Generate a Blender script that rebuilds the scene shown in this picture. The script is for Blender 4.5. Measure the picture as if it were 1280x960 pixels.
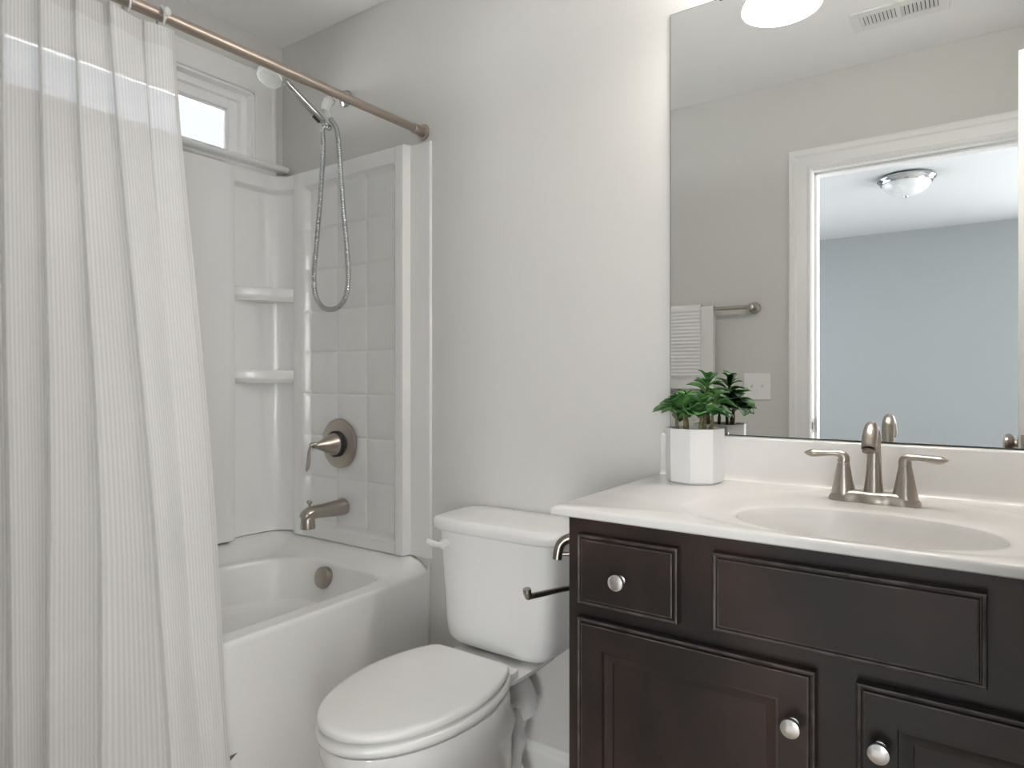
import bpy, bmesh, math, random
from mathutils import Vector, Matrix
import numpy as np

scn = bpy.context.scene
for o in list(bpy.data.objects):
    bpy.data.objects.remove(o)
PI = math.pi
rad = math.radians

# ------------------------------------------------------------------ camera
F_PX, YAW, HORIZON = 827.1, 34.97, 472.7
cam_d = bpy.data.cameras.new('camera')
cam = bpy.data.objects.new('camera', cam_d)
scn.collection.objects.link(cam)
cam_d.sensor_fit = 'HORIZONTAL'
cam_d.sensor_width = 36.0
cam_d.lens = F_PX / 1280 * 36.0
cam_d.shift_y = -(480 - HORIZON) / 1280
cam_d.clip_start = 0.02
cam.location = (0, -1.608, 1.148)
cam.rotation_euler = (rad(90), 0, rad(YAW))
scn.camera = cam

# ------------------------------------------------------------------ world, light, exposure
world = bpy.data.worlds.new('sky')
scn.world = world
world.use_nodes = True
bg = world.node_tree.nodes['Background']
# pale sky above the horizon; unseen bright ground below it, added to light the ceiling
wn, wl = world.node_tree.nodes, world.node_tree.links
w_tc = wn.new('ShaderNodeTexCoord')
w_sp = wn.new('ShaderNodeSeparateXYZ')
wl.new(w_tc.outputs['Generated'], w_sp.inputs[0])
w_rp = wn.new('ShaderNodeMapRange')
w_rp.inputs[1].default_value = -0.04
w_rp.inputs[2].default_value = 0.02
wl.new(w_sp.outputs['Z'], w_rp.inputs[0])
w_mx = wn.new('ShaderNodeMix')
w_mx.data_type = 'RGBA'
w_mx.inputs[6].default_value = (8.0, 7.9, 7.75, 1)
w_mx.inputs[7].default_value = (0.50, 0.55, 0.62, 1)
wl.new(w_rp.outputs[0], w_mx.inputs[0])
wl.new(w_mx.outputs[2], bg.inputs[0])
bg.inputs[1].default_value = 1.0


def area_light(name, loc, rot, sx, sy, power, col):
    d = bpy.data.lights.new(name, 'AREA')
    d.shape = 'RECTANGLE'
    d.size, d.size_y = sx, sy
    d.energy = power
    d.color = col
    o = bpy.data.objects.new(name, d)
    scn.collection.objects.link(o)
    o.location = loc
    o.rotation_euler = rot
    return o


# left bedroom window's daylight, plus unseen right and far lamps added as bathroom fill
area_light('bedroom_daylight_left', (-2.565, -3.6, 1.35), (0, rad(-90), 0), 1.5, 1.6, 22, (0.9, 0.95, 1.0))
area_light('bedroom_fill_right', (2.165, -2.55, 1.35), (0, rad(90), 0), 1.6, 1.6, 44, (0.97, 0.985, 1.0))
area_light('bedroom_fill_far', (1.525, -5.105, 1.30), (rad(90), 0, 0), 1.1, 1.7, 47, (0.98, 0.99, 1.0))
SHADE_GLOW = 7.2
BULB_GLOW = 24.0

vs = scn.view_settings
vs.view_transform = 'Standard'
vs.look = 'None'
vs.gamma = 1.0
vs.use_curve_mapping = False
vs.exposure = 1.17
scn.display_settings.display_device = 'sRGB'
cy = scn.cycles
cy.max_bounces = 12
cy.diffuse_bounces = 8
cy.glossy_bounces = 6
cy.transmission_bounces = 8
cy.transparent_max_bounces = 12
cy.caustics_reflective = False
cy.caustics_refractive = False
cy.sample_clamp_indirect = 4.0
cy.use_denoising = True


# ------------------------------------------------------------------ materials
def mat(name, col, rough=0.5, metal=0.0, spec=0.5, **kw):
    m = bpy.data.materials.new(name)
    m.use_nodes = True
    b = m.node_tree.nodes['Principled BSDF']
    b.inputs['Base Color'].default_value = (*col, 1)
    b.inputs['Roughness'].default_value = rough
    b.inputs['Metallic'].default_value = metal
    b.inputs['Specular IOR Level'].default_value = spec
    for k, v in kw.items():
        b.inputs[k.replace('_', ' ')].default_value = v
    return m


def nodes_of(m):
    return m.node_tree.nodes, m.node_tree.links, m.node_tree.nodes['Principled BSDF']


def tex_coord(m, kind='Object', scale=(1, 1, 1)):
    n, l, b = nodes_of(m)
    tc = n.new('ShaderNodeTexCoord')
    mp = n.new('ShaderNodeMapping')
    mp.inputs['Scale'].default_value = scale
    l.new(tc.outputs[kind], mp.inputs['Vector'])
    return mp.outputs['Vector']


def noise_bump(m, scale, strength, dist=0.002, sc=(1, 1, 1), detail=3):
    n, l, b = nodes_of(m)
    v = tex_coord(m, 'Object', sc)
    t = n.new('ShaderNodeTexNoise')
    t.inputs['Scale'].default_value = scale
    t.inputs['Detail'].default_value = detail
    l.new(v, t.inputs['Vector'])
    bp = n.new('ShaderNodeBump')
    bp.inputs['Strength'].default_value = strength
    bp.inputs['Distance'].default_value = dist
    l.new(t.outputs['Fac'], bp.inputs['Height'])
    l.new(bp.outputs['Normal'], b.inputs['Normal'])
    return t


def noise_color(m, scale, c0, c1, sc=(1, 1, 1), p0=0.3, p1=0.7, detail=4, rough=None):
    n, l, b = nodes_of(m)
    v = tex_coord(m, 'Object', sc)
    t = n.new('ShaderNodeTexNoise')
    t.inputs['Scale'].default_value = scale
    t.inputs['Detail'].default_value = detail
    l.new(v, t.inputs['Vector'])
    r = n.new('ShaderNodeValToRGB')
    r.color_ramp.elements[0].position = p0
    r.color_ramp.elements[1].position = p1
    r.color_ramp.elements[0].color = (*c0, 1)
    r.color_ramp.elements[1].color = (*c1, 1)
    l.new(t.outputs['Fac'], r.inputs['Fac'])
    l.new(r.outputs['Color'], b.inputs['Base Color'])
    return t


M = {}
M['paint'] = mat('greige_wall_paint', (0.65, 0.642, 0.622), 0.62, spec=0.35)
noise_bump(M['paint'], 260, 0.05, 0.001)
M['bed_paint'] = mat('blue_grey_wall_paint', (0.270, 0.286, 0.292), 0.7, spec=0.3)
noise_bump(M['bed_paint'], 260, 0.05, 0.001)
M['ceiling'] = mat('white_ceiling_paint', (0.90, 0.90, 0.897), 0.85, spec=0.2)
noise_bump(M['ceiling'], 200, 0.08, 0.001)
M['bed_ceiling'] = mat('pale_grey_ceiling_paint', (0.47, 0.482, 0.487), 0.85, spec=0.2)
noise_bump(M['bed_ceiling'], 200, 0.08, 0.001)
M['trim'] = mat('white_trim_enamel', (0.83, 0.83, 0.82), 0.32)
noise_bump(M['trim'], 90, 0.03, 0.001)
M['vinyl'] = mat('white_window_vinyl', (0.95, 0.95, 0.95), 0.3)
noise_bump(M['vinyl'], 90, 0.02, 0.001)
M['fiberglass'] = mat('white_gloss_fibreglass', (0.82, 0.82, 0.815), 0.18)
noise_bump(M['fiberglass'], 9, 0.10, 0.004, detail=1)
M['acrylic'] = mat('white_tub_acrylic', (0.83, 0.83, 0.82), 0.16)
noise_bump(M['acrylic'], 8, 0.05, 0.003, detail=1)
M['porcelain'] = mat('white_porcelain', (0.78, 0.78, 0.775), 0.10)
noise_bump(M['porcelain'], 10, 0.04, 0.003, detail=1)
M['seat'] = mat('white_seat_plastic', (0.80, 0.80, 0.785), 0.22)
noise_bump(M['seat'], 20, 0.03, 0.002, detail=1)
M['plastic'] = mat('white_plastic', (0.82, 0.82, 0.81), 0.3)
noise_bump(M['plastic'], 50, 0.02, 0.001)
M['marble'] = mat('white_cultured_marble', (0.84, 0.82, 0.795), 0.18)
noise_color(M['marble'], 3.2, (0.705, 0.69, 0.67), (0.775, 0.765, 0.75), (1, 1, 1), 0.38, 0.5, 6)
M['marble_basin'] = mat('cultured_marble_basin', (0.78, 0.765, 0.745), 0.15)
noise_bump(M['marble_basin'], 5, 0.03, 0.002, detail=1)
M['wood'] = mat('espresso_stained_wood', (0.02, 0.016, 0.015), 0.33, spec=0.5)
noise_color(M['wood'], 4.5, (0.0150, 0.0118, 0.0115), (0.046, 0.026, 0.022), (1.0, 1, 0.75), 0.38, 0.68, 5)
noise_bump(M['wood'], 26, 0.06, 0.001, (10, 10, 1))
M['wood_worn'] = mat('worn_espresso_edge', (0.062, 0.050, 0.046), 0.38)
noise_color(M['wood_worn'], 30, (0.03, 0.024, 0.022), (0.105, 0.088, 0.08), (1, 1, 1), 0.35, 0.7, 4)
M['nickel'] = mat('brushed_nickel', (0.45, 0.405, 0.36), 0.30, 1.0)
noise_bump(M['nickel'], 60, 0.04, 0.0005, (1, 1, 30))
M['nickel_dark'] = mat('dark_nickel', (0.30, 0.26, 0.225), 0.30, 1.0)
noise_bump(M['nickel_dark'], 60, 0.04, 0.0005, (1, 1, 30))
M['rod'] = mat('brushed_bronze_nickel', (0.43, 0.365, 0.315), 0.36, 1.0)
noise_bump(M['rod'], 60, 0.06, 0.0005, (40, 1, 40))
M['satin'] = mat('satin_silver', (0.80, 0.79, 0.77), 0.26, 1.0)
noise_bump(M['satin'], 60, 0.02, 0.0005)
M['chrome'] = mat('chrome', (0.52, 0.53, 0.535), 0.12, 1.0)
noise_bump(M['chrome'], 20, 0.02, 0.0005)
M['black'] = mat('black_rubber', (0.02, 0.02, 0.02), 0.5)
noise_bump(M['black'], 40, 0.05, 0.001)
M['floor'] = mat('brown_plank_floor', (0.20, 0.15, 0.115), 0.4)
noise_color(M['floor'], 5, (0.38, 0.32, 0.265), (0.54, 0.475, 0.41), (1, 10, 1), 0.3, 0.7, 6)
M['carpet'] = mat('beige_carpet', (0.50, 0.475, 0.45), 0.95, spec=0.1)
noise_bump(M['carpet'], 300, 0.5, 0.006)
M['ceramic'] = mat('matte_white_ceramic', (0.76, 0.755, 0.76), 0.45)
noise_bump(M['ceramic'], 60, 0.04, 0.001)
M['soil'] = mat('dark_potting_soil', (0.05, 0.035, 0.025), 0.95)
noise_color(M['soil'], 120, (0.02, 0.014, 0.01), (0.10, 0.07, 0.05))
M['stem'] = mat('brown_green_stem', (0.16, 0.13, 0.06), 0.6)
noise_color(M['stem'], 60, (0.10, 0.06, 0.03), (0.22, 0.22, 0.08))
M['leaf'] = mat('glossy_green_leaf', (0.05, 0.16, 0.035), 0.32, spec=0.5)
noise_color(M['leaf'], 22, (0.016, 0.085, 0.020), (0.115, 0.27, 0.07), (1, 1, 1), 0.33, 0.68, 2)
M['towel'] = mat('white_terry', (0.83, 0.83, 0.82), 0.95, spec=0.1, Sheen_Weight=0.3)
noise_bump(M['towel'], 700, 0.5, 0.003)
M['caulk'] = mat('white_caulk', (0.76, 0.735, 0.715), 0.6)
noise_bump(M['caulk'], 100, 0.1, 0.001)
M['dark'] = mat('dark_void', (0.03, 0.03, 0.03), 0.8)
noise_bump(M['dark'], 50, 0.05, 0.001)

# mirror silver
mm = mat('mirror_silver', (0.93, 0.945, 0.94), 0.0, 1.0)
M['mirror'] = mm
M['mirror_edge'] = mat('mirror_edge_glass', (0.06, 0.075, 0.07), 0.2)
noise_bump(M['mirror_edge'], 30, 0.02, 0.001)


def thin_glass(name, tint, gloss=0.08):
    m = bpy.data.materials.new(name)
    m.use_nodes = True
    n, l = m.node_tree.nodes, m.node_tree.links
    n.clear()
    out = n.new('ShaderNodeOutputMaterial')
    tr = n.new('ShaderNodeBsdfTransparent')
    tr.inputs[0].default_value = (*tint, 1)
    gl = n.new('ShaderNodeBsdfGlossy')
    gl.inputs['Roughness'].default_value = 0.02
    fr = n.new('ShaderNodeFresnel')
    fr.inputs['IOR'].default_value = 1.45
    mx = n.new('ShaderNodeMixShader')
    l.new(fr.outputs[0], mx.inputs[0])
    l.new(tr.outputs[0], mx.inputs[1])
    l.new(gl.outputs[0], mx.inputs[2])
    l.new(mx.outputs[0], out.inputs[0])
    return m


M['pane'] = thin_glass('window_pane_glass', (0.96, 0.98, 1.0))


def clear_plastic(name, col, transp):
    m = bpy.data.materials.new(name)
    m.use_nodes = True
    n, l, b = nodes_of(m)
    b.inputs['Base Color'].default_value = (*col, 1)
    b.inputs['Roughness'].default_value = 0.12
    tr = n.new('ShaderNodeBsdfTransparent')
    mx = n.new('ShaderNodeMixShader')
    mx.inputs[0].default_value = transp
    out = n['Material Output']
    l.new(b.outputs[0], mx.inputs[1])
    l.new(tr.outputs[0], mx.inputs[2])
    l.new(mx.outputs[0], out.inputs[0])
    return m


M['clear'] = clear_plastic('clear_plastic', (0.80, 0.81, 0.80), 0.35)
M['spray'] = clear_plastic('frosted_plastic', (0.84, 0.85, 0.83), 0.12)


def fabric(name, col_a, col_b, transp, transl, stripes):
    """sheer woven cloth: fine vertical cords along U, see-through and translucent"""
    m = bpy.data.materials.new(name)
    m.use_nodes = True
    n, l, b = nodes_of(m)
    out = n['Material Output']
    uv = n.new('ShaderNodeUVMap')
    sep = n.new('ShaderNodeSeparateXYZ')
    l.new(uv.outputs[0], sep.inputs[0])
    mul = n.new('ShaderNodeMath')
    mul.operation = 'MULTIPLY'
    mul.inputs[1].default_value = stripes * 2 * PI
    l.new(sep.outputs[0], mul.inputs[0])
    sn = n.new('ShaderNodeMath')
    sn.operation = 'SINE'
    l.new(mul.outputs[0], sn.inputs[0])
    mr = n.new('ShaderNodeMapRange')
    mr.inputs[1].default_value = -0.4
    mr.inputs[2].default_value = 0.7
    l.new(sn.outputs[0], mr.inputs[0])
    mc = n.new('ShaderNodeMix')
    mc.data_type = 'RGBA'
    mc.inputs[6].default_value = (*col_a, 1)
    mc.inputs[7].default_value = (*col_b, 1)
    l.new(mr.outputs[0], mc.inputs[0])
    l.new(mc.outputs[2], b.inputs['Base Color'])
    b.inputs['Roughness'].default_value = 0.8
    b.inputs['Specular IOR Level'].default_value = 0.15
    bp = n.new('ShaderNodeBump')
    bp.inputs['Strength'].default_value = 0.25
    bp.inputs['Distance'].default_value = 0.001
    l.new(mr.outputs[0], bp.inputs['Height'])
    l.new(bp.outputs['Normal'], b.inputs['Normal'])
    tl = n.new('ShaderNodeBsdfTranslucent')
    l.new(mc.outputs[2], tl.inputs[0])
    m1 = n.new('ShaderNodeMixShader')
    m1.inputs[0].default_value = transl
    l.new(b.outputs[0], m1.inputs[1])
    l.new(tl.outputs[0], m1.inputs[2])
    tp = n.new('ShaderNodeBsdfTransparent')
    m2 = n.new('ShaderNodeMixShader')
    m2.inputs[0].default_value = transp
    l.new(m1.outputs[0], m2.inputs[1])
    l.new(tp.outputs[0], m2.inputs[2])
    l.new(m2.outputs[0], out.inputs[0])
    return m


M['curtain'] = fabric('sheer_corded_curtain', (0.835, 0.827, 0.815), (0.935, 0.933, 0.928), 0.13, 0.26, 118)
M['curtain_hem'] = fabric('doubled_curtain_hem', (0.66, 0.65, 0.64), (0.76, 0.75, 0.74), 0.0, 0.12, 118)


def emitter(name, col, strength, base=(0.9, 0.88, 0.85)):
    m = mat(name, base, 0.4)
    b = m.node_tree.nodes['Principled BSDF']
    b.inputs['Emission Color'].default_value = (*col, 1)
    b.inputs['Emission Strength'].default_value = strength
    return m


M['shade'] = emitter('lit_frosted_glass', (1.0, 0.955, 0.89), SHADE_GLOW)
M['bulb'] = emitter('lit_bulb', (1.0, 0.94, 0.86), BULB_GLOW)
M['alabaster'] = mat('unlit_alabaster_glass', (0.80, 0.80, 0.80), 0.3)
noise_color(M['alabaster'], 14, (0.50, 0.51, 0.52), (0.66, 0.66, 0.66))


# ------------------------------------------------------------------ mesh builder
class MB:
    def __init__(self):
        self.v, self.f = [], []

    def add(self, vs_, fs_):
        k = len(self.v)
        self.v += [tuple(map(float, p)) for p in vs_]
        self.f += [tuple(i + k for i in q) for q in fs_]
        return self

    def box(self, x0, x1, y0, y1, z0, z1):
        v = [(x, y, z) for x in (x0, x1) for y in (y0, y1) for z in (z0, z1)]
        return self.add(v, [(0, 1, 3, 2), (4, 6, 7, 5), (0, 4, 5, 1), (2, 3, 7, 6), (0, 2, 6, 4), (1, 5, 7, 3)])

    def loft(self, rings, cap0=True, cap1=True, closed=True):
        n = len(rings[0])
        k = len(self.v)
        for r in rings:
            self.v += [tuple(map(float, p)) for p in r]
        for i in range(len(rings) - 1):
            for j in range(n if closed else n - 1):
                a = k + i * n + j
                b = k + i * n + (j + 1) % n
                self.f.append((a, b, b + n, a + n))
        if cap0:
            self.f.append(tuple(k + j for j in reversed(range(n))))
        if cap1:
            self.f.append(tuple(k + (len(rings) - 1) * n + j for j in range(n)))
        return self

    def tube(self, pts, r, n=16, caps=True, flat=(1.0, 1.0)):
        pts = [Vector(p) for p in pts]
        rs = r if isinstance(r, (list, tuple)) else [r] * len(pts)
        T = []
        for i in range(len(pts)):
            a = pts[max(i - 1, 0)]
            b = pts[min(i + 1, len(pts) - 1)]
            T.append((b - a).normalized())
        up = Vector((0, 0, 1)) if abs(T[0].z) < 0.9 else Vector((1, 0, 0))
        N = (up - T[0] * up.dot(T[0])).normalized()
        rings = []
        for i, p in enumerate(pts):
            N = (N - T[i] * N.dot(T[i])).normalized()
            B = T[i].cross(N)
            rr = rs[i]
            fa, fb = (rr if isinstance(rr, tuple) else (rr * flat[0], rr * flat[1]))
            rings.append([p + N * math.cos(2 * PI * j / n) * fa + B * math.sin(2 * PI * j / n) * fb for j in range(n)])
        return self.loft(rings, caps, caps)

    def lathe(self, prof, c, axis='z', n=32, cap0=True, cap1=True):
        c = Vector(c)
        if isinstance(axis, str):
            axis = {'x': (1, 0, 0), 'y': (0, 1, 0), 'z': (0, 0, 1), '-y': (0, -1, 0), '-x': (-1, 0, 0)}[axis]
        ax = axis
        ax = Vector(ax).normalized()
        u = (Vector((0, 0, 1)) if abs(ax.z) < 0.9 else Vector((1, 0, 0))).cross(ax).normalized()
        w = ax.cross(u)
        rings = [[c + ax * h + (u * math.cos(2 * PI * j / n) + w * math.sin(2 * PI * j / n)) * max(r, 1e-5) for j in range(n)] for r, h in prof]
        return self.loft(rings, cap0, cap1)

    def ball(self, c, r, n=20, m=12, sc=(1, 1, 1)):
        rings = []
        for i in range(m + 1):
            a = -PI / 2 + PI * i / m
            rr = max(math.cos(a), 1e-4) * r
            rings.append([(c[0] + rr * math.cos(2 * PI * j / n) * sc[0], c[1] + rr * math.sin(2 * PI * j / n) * sc[1], c[2] + r * math.sin(a) * sc[2]) for j in range(n)])
        return self.loft(rings)

    def torus(self, c, R, r, axis, n=28, m=10):
        ax = Vector(axis).normalized()
        u = (Vector((0, 0, 1)) if abs(ax.z) < 0.9 else Vector((1, 0, 0))).cross(ax).normalized()
        w = ax.cross(u)
        k = len(self.v)
        for i in range(n):
            a = 2 * PI * i / n
            d = u * math.cos(a) + w * math.sin(a)
            for j in range(m):
                b = 2 * PI * j / m
                self.v.append(tuple(Vector(c) + d * (R + r * math.cos(b)) + ax * r * math.sin(b)))
        for i in range(n):
            for j in range(m):
                self.f.append((k + i * m + j, k + i * m + (j + 1) % m, k + ((i + 1) % n) * m + (j + 1) % m, k + ((i + 1) % n) * m + j))
        return self


ROOTLOC = {}


def obj(name, mb, material, parent=None, smooth=35, bevel=0, seg=3, recalc=True):
    me = bpy.data.meshes.new(name)
    me.from_pydata(mb.v, [], mb.f)
    if recalc:
        bm = bmesh.new()
        bm.from_mesh(me)
        bmesh.ops.recalc_face_normals(bm, faces=bm.faces)
        bm.to_mesh(me)
        bm.free()
    for m in (material if isinstance(material, (list, tuple)) else [material]):
        me.materials.append(m)
    if smooth:
        me.polygons.foreach_set('use_smooth', [True] * len(me.polygons))
        me.set_sharp_from_angle(angle=rad(smooth))
    me.update()
    o = bpy.data.objects.new(name, me)
    scn.collection.objects.link(o)
    if bevel:
        b = o.modifiers.new('bevel', 'BEVEL')
        b.width = bevel
        b.segments = seg
        b.limit_method = 'ANGLE'
        b.angle_limit = rad(40)
        b.harden_normals = True
    if parent is not None:
        o.parent = parent
        if parent.name in ROOTLOC:
            o.matrix_parent_inverse = Matrix.Translation(-ROOTLOC[parent.name])
    return o


def thing(name, label, cat, loc, group=None):
    o = bpy.data.objects.new(name, None)
    scn.collection.objects.link(o)
    o.location = loc
    o.empty_display_size = 0.05
    ROOTLOC[o.name] = Vector(loc)
    o['label'] = label
    o['category'] = cat
    if group:
        o['group'] = group
    return o


def tag(o, label, cat, group=None, kind=None):
    o['label'] = label
    o['category'] = cat
    if group:
        o['group'] = group
    if kind:
        o['kind'] = kind
    return o


def struct(name, mb, material, label, cat, **kw):
    o = obj(name, mb, material, None, **kw)
    return tag(o, label, cat, kind='structure')


def catmull(P, n=8):
    P = [Vector(p) for p in P]
    Q = [2 * P[0] - P[1]] + P + [2 * P[-1] - P[-2]]
    out = []
    for i in range(1, len(Q) - 2):
        a, b, c, d = Q[i - 1], Q[i], Q[i + 1], Q[i + 2]
        for k in range(n):
            t = k / n
            out.append(0.5 * (2 * b + (c - a) * t + (2 * a - 5 * b + 4 * c - d) * t * t + (3 * b - a - 3 * c + d) * t ** 3))
    out.append(P[-1])
    return out


def lerp(a, b, t):
    return a + (b - a) * t


def sstep(a, b, x):
    t = min(max((x - a) / (b - a), 0), 1)
    return t * t * (3 - 2 * t)


# ------------------------------------------------------------------ room shell
XL, XR = -2.222, 0.36       # window wall, right wall
YF = -1.46                  # wall with the door (behind the camera's plane)
YF2 = -1.575
H = 2.44
BX0, BX1, BY = -2.6, 2.2, -5.14   # bedroom
DX0, DX1, DH = -0.569, 0.245, 2.035

struct('wall_back', MB().box(XL - .12, XR + .12, 0, .12, -.1, H + .05), M['paint'], 'greige wall behind the toilet, vanity and mirror', 'wall', smooth=0)
WY0, WY1, WZ0, WZ1 = -1.33, -.129, 1.945, 2.215
struct('wall_left', MB().box(XL - .12, XL, YF2, WY0, -.1, H + .05).box(XL - .12, XL, WY1, 0, -.1, H + .05)
       .box(XL - .12, XL, WY0, WY1, -.1, WZ0).box(XL - .12, XL, WY0, WY1, WZ1, H + .05), M['paint'],
       'greige end wall above the bathtub with the small high window', 'wall', smooth=0)
struct('wall_right', MB().box(XR, XR + .12, YF2, 0, -.1, H + .05), M['paint'], 'greige wall at the right end of the vanity', 'wall', smooth=0)
struct('wall_front', MB().box(XL, DX0 - .02, YF2, YF, -.1, H + .05).box(DX1 + .02, XR, YF2, YF, -.1, H + .05)
       .box(DX0 - .02, DX1 + .02, YF2, YF, DH + .02, H + .05), M['paint'],
       'greige wall with the doorway and towel bar, seen in the mirror', 'wall', smooth=0)
struct('floor', MB().box(XL - .12, XR + .12, YF2 + .05, .1, -.1, 0), M['floor'], 'brown plank bathroom floor', 'floor', smooth=0)
struct('ceiling', MB().box(XL - .12, XR + .12, YF2, .1, H, H + .1), M['ceiling'], 'white bathroom ceiling', 'ceiling', smooth=0)
struct('floor_bedroom', MB().box(BX0 - .1, BX1 + .1, BY - .1, YF2 + .05, -.1, 0), M['carpet'], 'beige bedroom carpet beyond the doorway', 'floor', smooth=0)
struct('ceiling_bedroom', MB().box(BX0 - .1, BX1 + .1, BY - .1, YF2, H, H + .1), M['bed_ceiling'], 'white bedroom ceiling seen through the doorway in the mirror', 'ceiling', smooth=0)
struct('wall_bedroom_back', MB().box(BX0 - .1, BX1 + .1, BY - .1, BY, -.1, H), M['bed_paint'], 'blue-grey far bedroom wall seen in the mirror', 'wall', smooth=0)
struct('wall_bedroom_right', MB().box(BX1, BX1 + .1, BY, YF2, -.1, H), M['bed_paint'], 'blue-grey right bedroom wall', 'wall', smooth=0)
struct('wall_bedroom_left', MB().box(BX0 - .1, BX0, BY, YF2, -.1, H), M['bed_paint'], 'blue-grey left bedroom wall', 'wall', smooth=0)


def shaded_window(name, ax, pos, sgn, c, w, z0, z1, label):
    """unseen bedroom window: casing and a white shade added to shut out ground glow"""
    def bx3(mb, a0, a1, d0, d1, za, zb_):
        p, q = sorted((pos + sgn * d0, pos + sgn * d1))
        return mb.box(p, q, a0, a1, za, zb_) if ax == 'x' else mb.box(a0, a1, p, q, za, zb_)
    m = MB()
    bx3(m, c - w / 2 - .08, c - w / 2, .0005, .02, z0 - .08, z1 + .08)
    bx3(m, c + w / 2, c + w / 2 + .08, .0005, .02, z0 - .08, z1 + .08)
    bx3(m, c - w / 2, c + w / 2, .0005, .02, z1, z1 + .08)
    bx3(m, c - w / 2, c + w / 2, .0005, .03, z0 - .08, z0)
    o = struct(name, m, M['trim'], label, 'window', smooth=0)
    obj('added_shade', bx3(MB(), c - w / 2, c + w / 2, .001, .010, z0, z1), M['trim'], o, smooth=0)


shaded_window('window_2', 'x', BX0, 1, -3.6, 1.64, .55, 2.15, 'white-framed bedroom window with added shade in the left wall')
shaded_window('fill_window_right', 'x', BX1, -1, -2.55, 1.64, .53, 2.17, 'white-framed bedroom window with shade, added in the right wall to carry fill light')  # unseen window added behind the right fill lamp
shaded_window('fill_window_far', 'y', BY, 1, 1.525, 1.14, .43, 2.17, 'white-framed bedroom window with shade, added in the far wall to carry fill light')  # likewise added, out of view, for the far fill lamp
struct('wall_bedroom_front', MB().box(BX0 - .1, XL - .0, YF2, YF2 + .1, -.1, H).box(XR + .12, BX1 + .1, YF2, YF2 + .1, -.1, H), M['bed_paint'],
       'blue-grey bedroom wall beside the bathroom', 'wall', smooth=0)


# baseboards: swept profile
def base_profile_x(mb, x0, x1, y, sgn):
    P = [(0, 0), (.028, 0), (.027, .012), (.022, .022), (.015, .027), (.015, .070), (.013, .078), (.009, .084), (.008, .091), (.005, .097), (0, .099)]
    mb.loft([[(x, y + sgn * d, z) for d, z in P] for x in (x0, x1)])
    return mb


struct('baseboard_back', base_profile_x(MB(), -1.44, -.637, -.0005, -1), M['trim'], 'white baseboard on the wall behind the toilet', 'baseboard', smooth=25)
struct('baseboard_front', base_profile_x(MB(), -1.44, DX0 - .10, YF + .0005, 1), M['trim'], 'white baseboard under the towel bar', 'baseboard', smooth=25)


# door casing (trim_1): mitred colonial casing around the opening, with jamb, stop and strike plate
def casing(mb, x0, x1, zt, ysurf, sgn, w=.092):
    prof = [(0.004, 0), (.004, .0095), (.009, .0125), (.017, .0125), (.021, .0100), (.060, .0145), (.067, .0200), (.084, .0200), (w, .017), (w, 0)]
    rings = []
    for (x, z, dx, dz) in ((x0, 0, -1, 0), (x0, zt, -1, 1), (x1, zt, 1, 1), (x1, 0, 1, 0)):
        rings.append([(x + dx * a, ysurf + sgn * h, z + dz * a) for a, h in prof])
    return mb.loft(rings)


tr = struct('trim_1', casing(MB(), DX0, DX1, DH, YF, 1), M['trim'], 'white moulded casing around the bathroom doorway in the mirror', 'door casing', smooth=0)
jb = MB().box(DX0 - .02, DX0, YF2, YF, 0, DH).box(DX1, DX1 + .02, YF2, YF, 0, DH).box(DX0 - .02, DX1 + .02, YF2, YF, DH, DH + .02)
jb.box(DX0, DX0 + .011, YF2 + .02, YF - .04, 0, DH).box(DX1 - .011, DX1, YF2 + .02, YF - .04, 0, DH).box(DX0, DX1, YF2 + .02, YF - .04, DH - .011, DH)
obj('jamb', jb, M['trim'], tr, smooth=0, bevel=.002, seg=2)
obj('casing_far_side', casing(MB(), DX0, DX1, DH, YF2, -1), M['trim'], tr, smooth=25)
sp = obj('strike_plate', MB().box(DX0 - .001, DX0 + .0018, YF - .036, YF - .006, .915, .975).box(DX0, DX0 + .004, YF - .005, YF + .002, .93, .96), M['nickel_dark'], tr, smooth=0)

# window_1
wprof = [(0.002, 0), (.002, .012), (.006, .015), (.070, .0175), (.074, .021), (.084, .021), (.088, .018), (.088, 0)]
win = struct('window_1', MB().loft([[(XL + h, y + dy * a, z + dz * a) for a, h in wprof] for (y, z, dy, dz) in
             ((WY0, WZ0, -1, 0), (WY0, WZ1, -1, 1), (WY1, WZ1, 1, 1), (WY1, WZ0, 1, 0))]), M['trim'], 'small high white window above the bathtub', 'window', smooth=25)
obj('jamb_extension', MB().box(XL - .12, XL + .012, WY1 - .010, WY1, WZ0, WZ1).box(XL - .12, XL + .012, WY0, WY0 + .010, WZ0, WZ1)
    .box(XL - .12, XL + .012, WY0, WY1, WZ1 - .010, WZ1).box(XL - .12, XL, WY0, WY1, WZ0, WZ0 + .010), M['vinyl'], win, smooth=0, bevel=.0015, seg=2)


def frame_yz(mb, y0, y1, z0, z1, w, x0, x1):
    mb.box(x0, x1, y0, y0 + w, z0, z1).box(x0, x1, y1 - w, y1, z0, z1)
    return mb.box(x0, x1, y0 + w, y1 - w, z0, z0 + w).box(x0, x1, y0 + w, y1 - w, z1 - w, z1)


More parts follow.
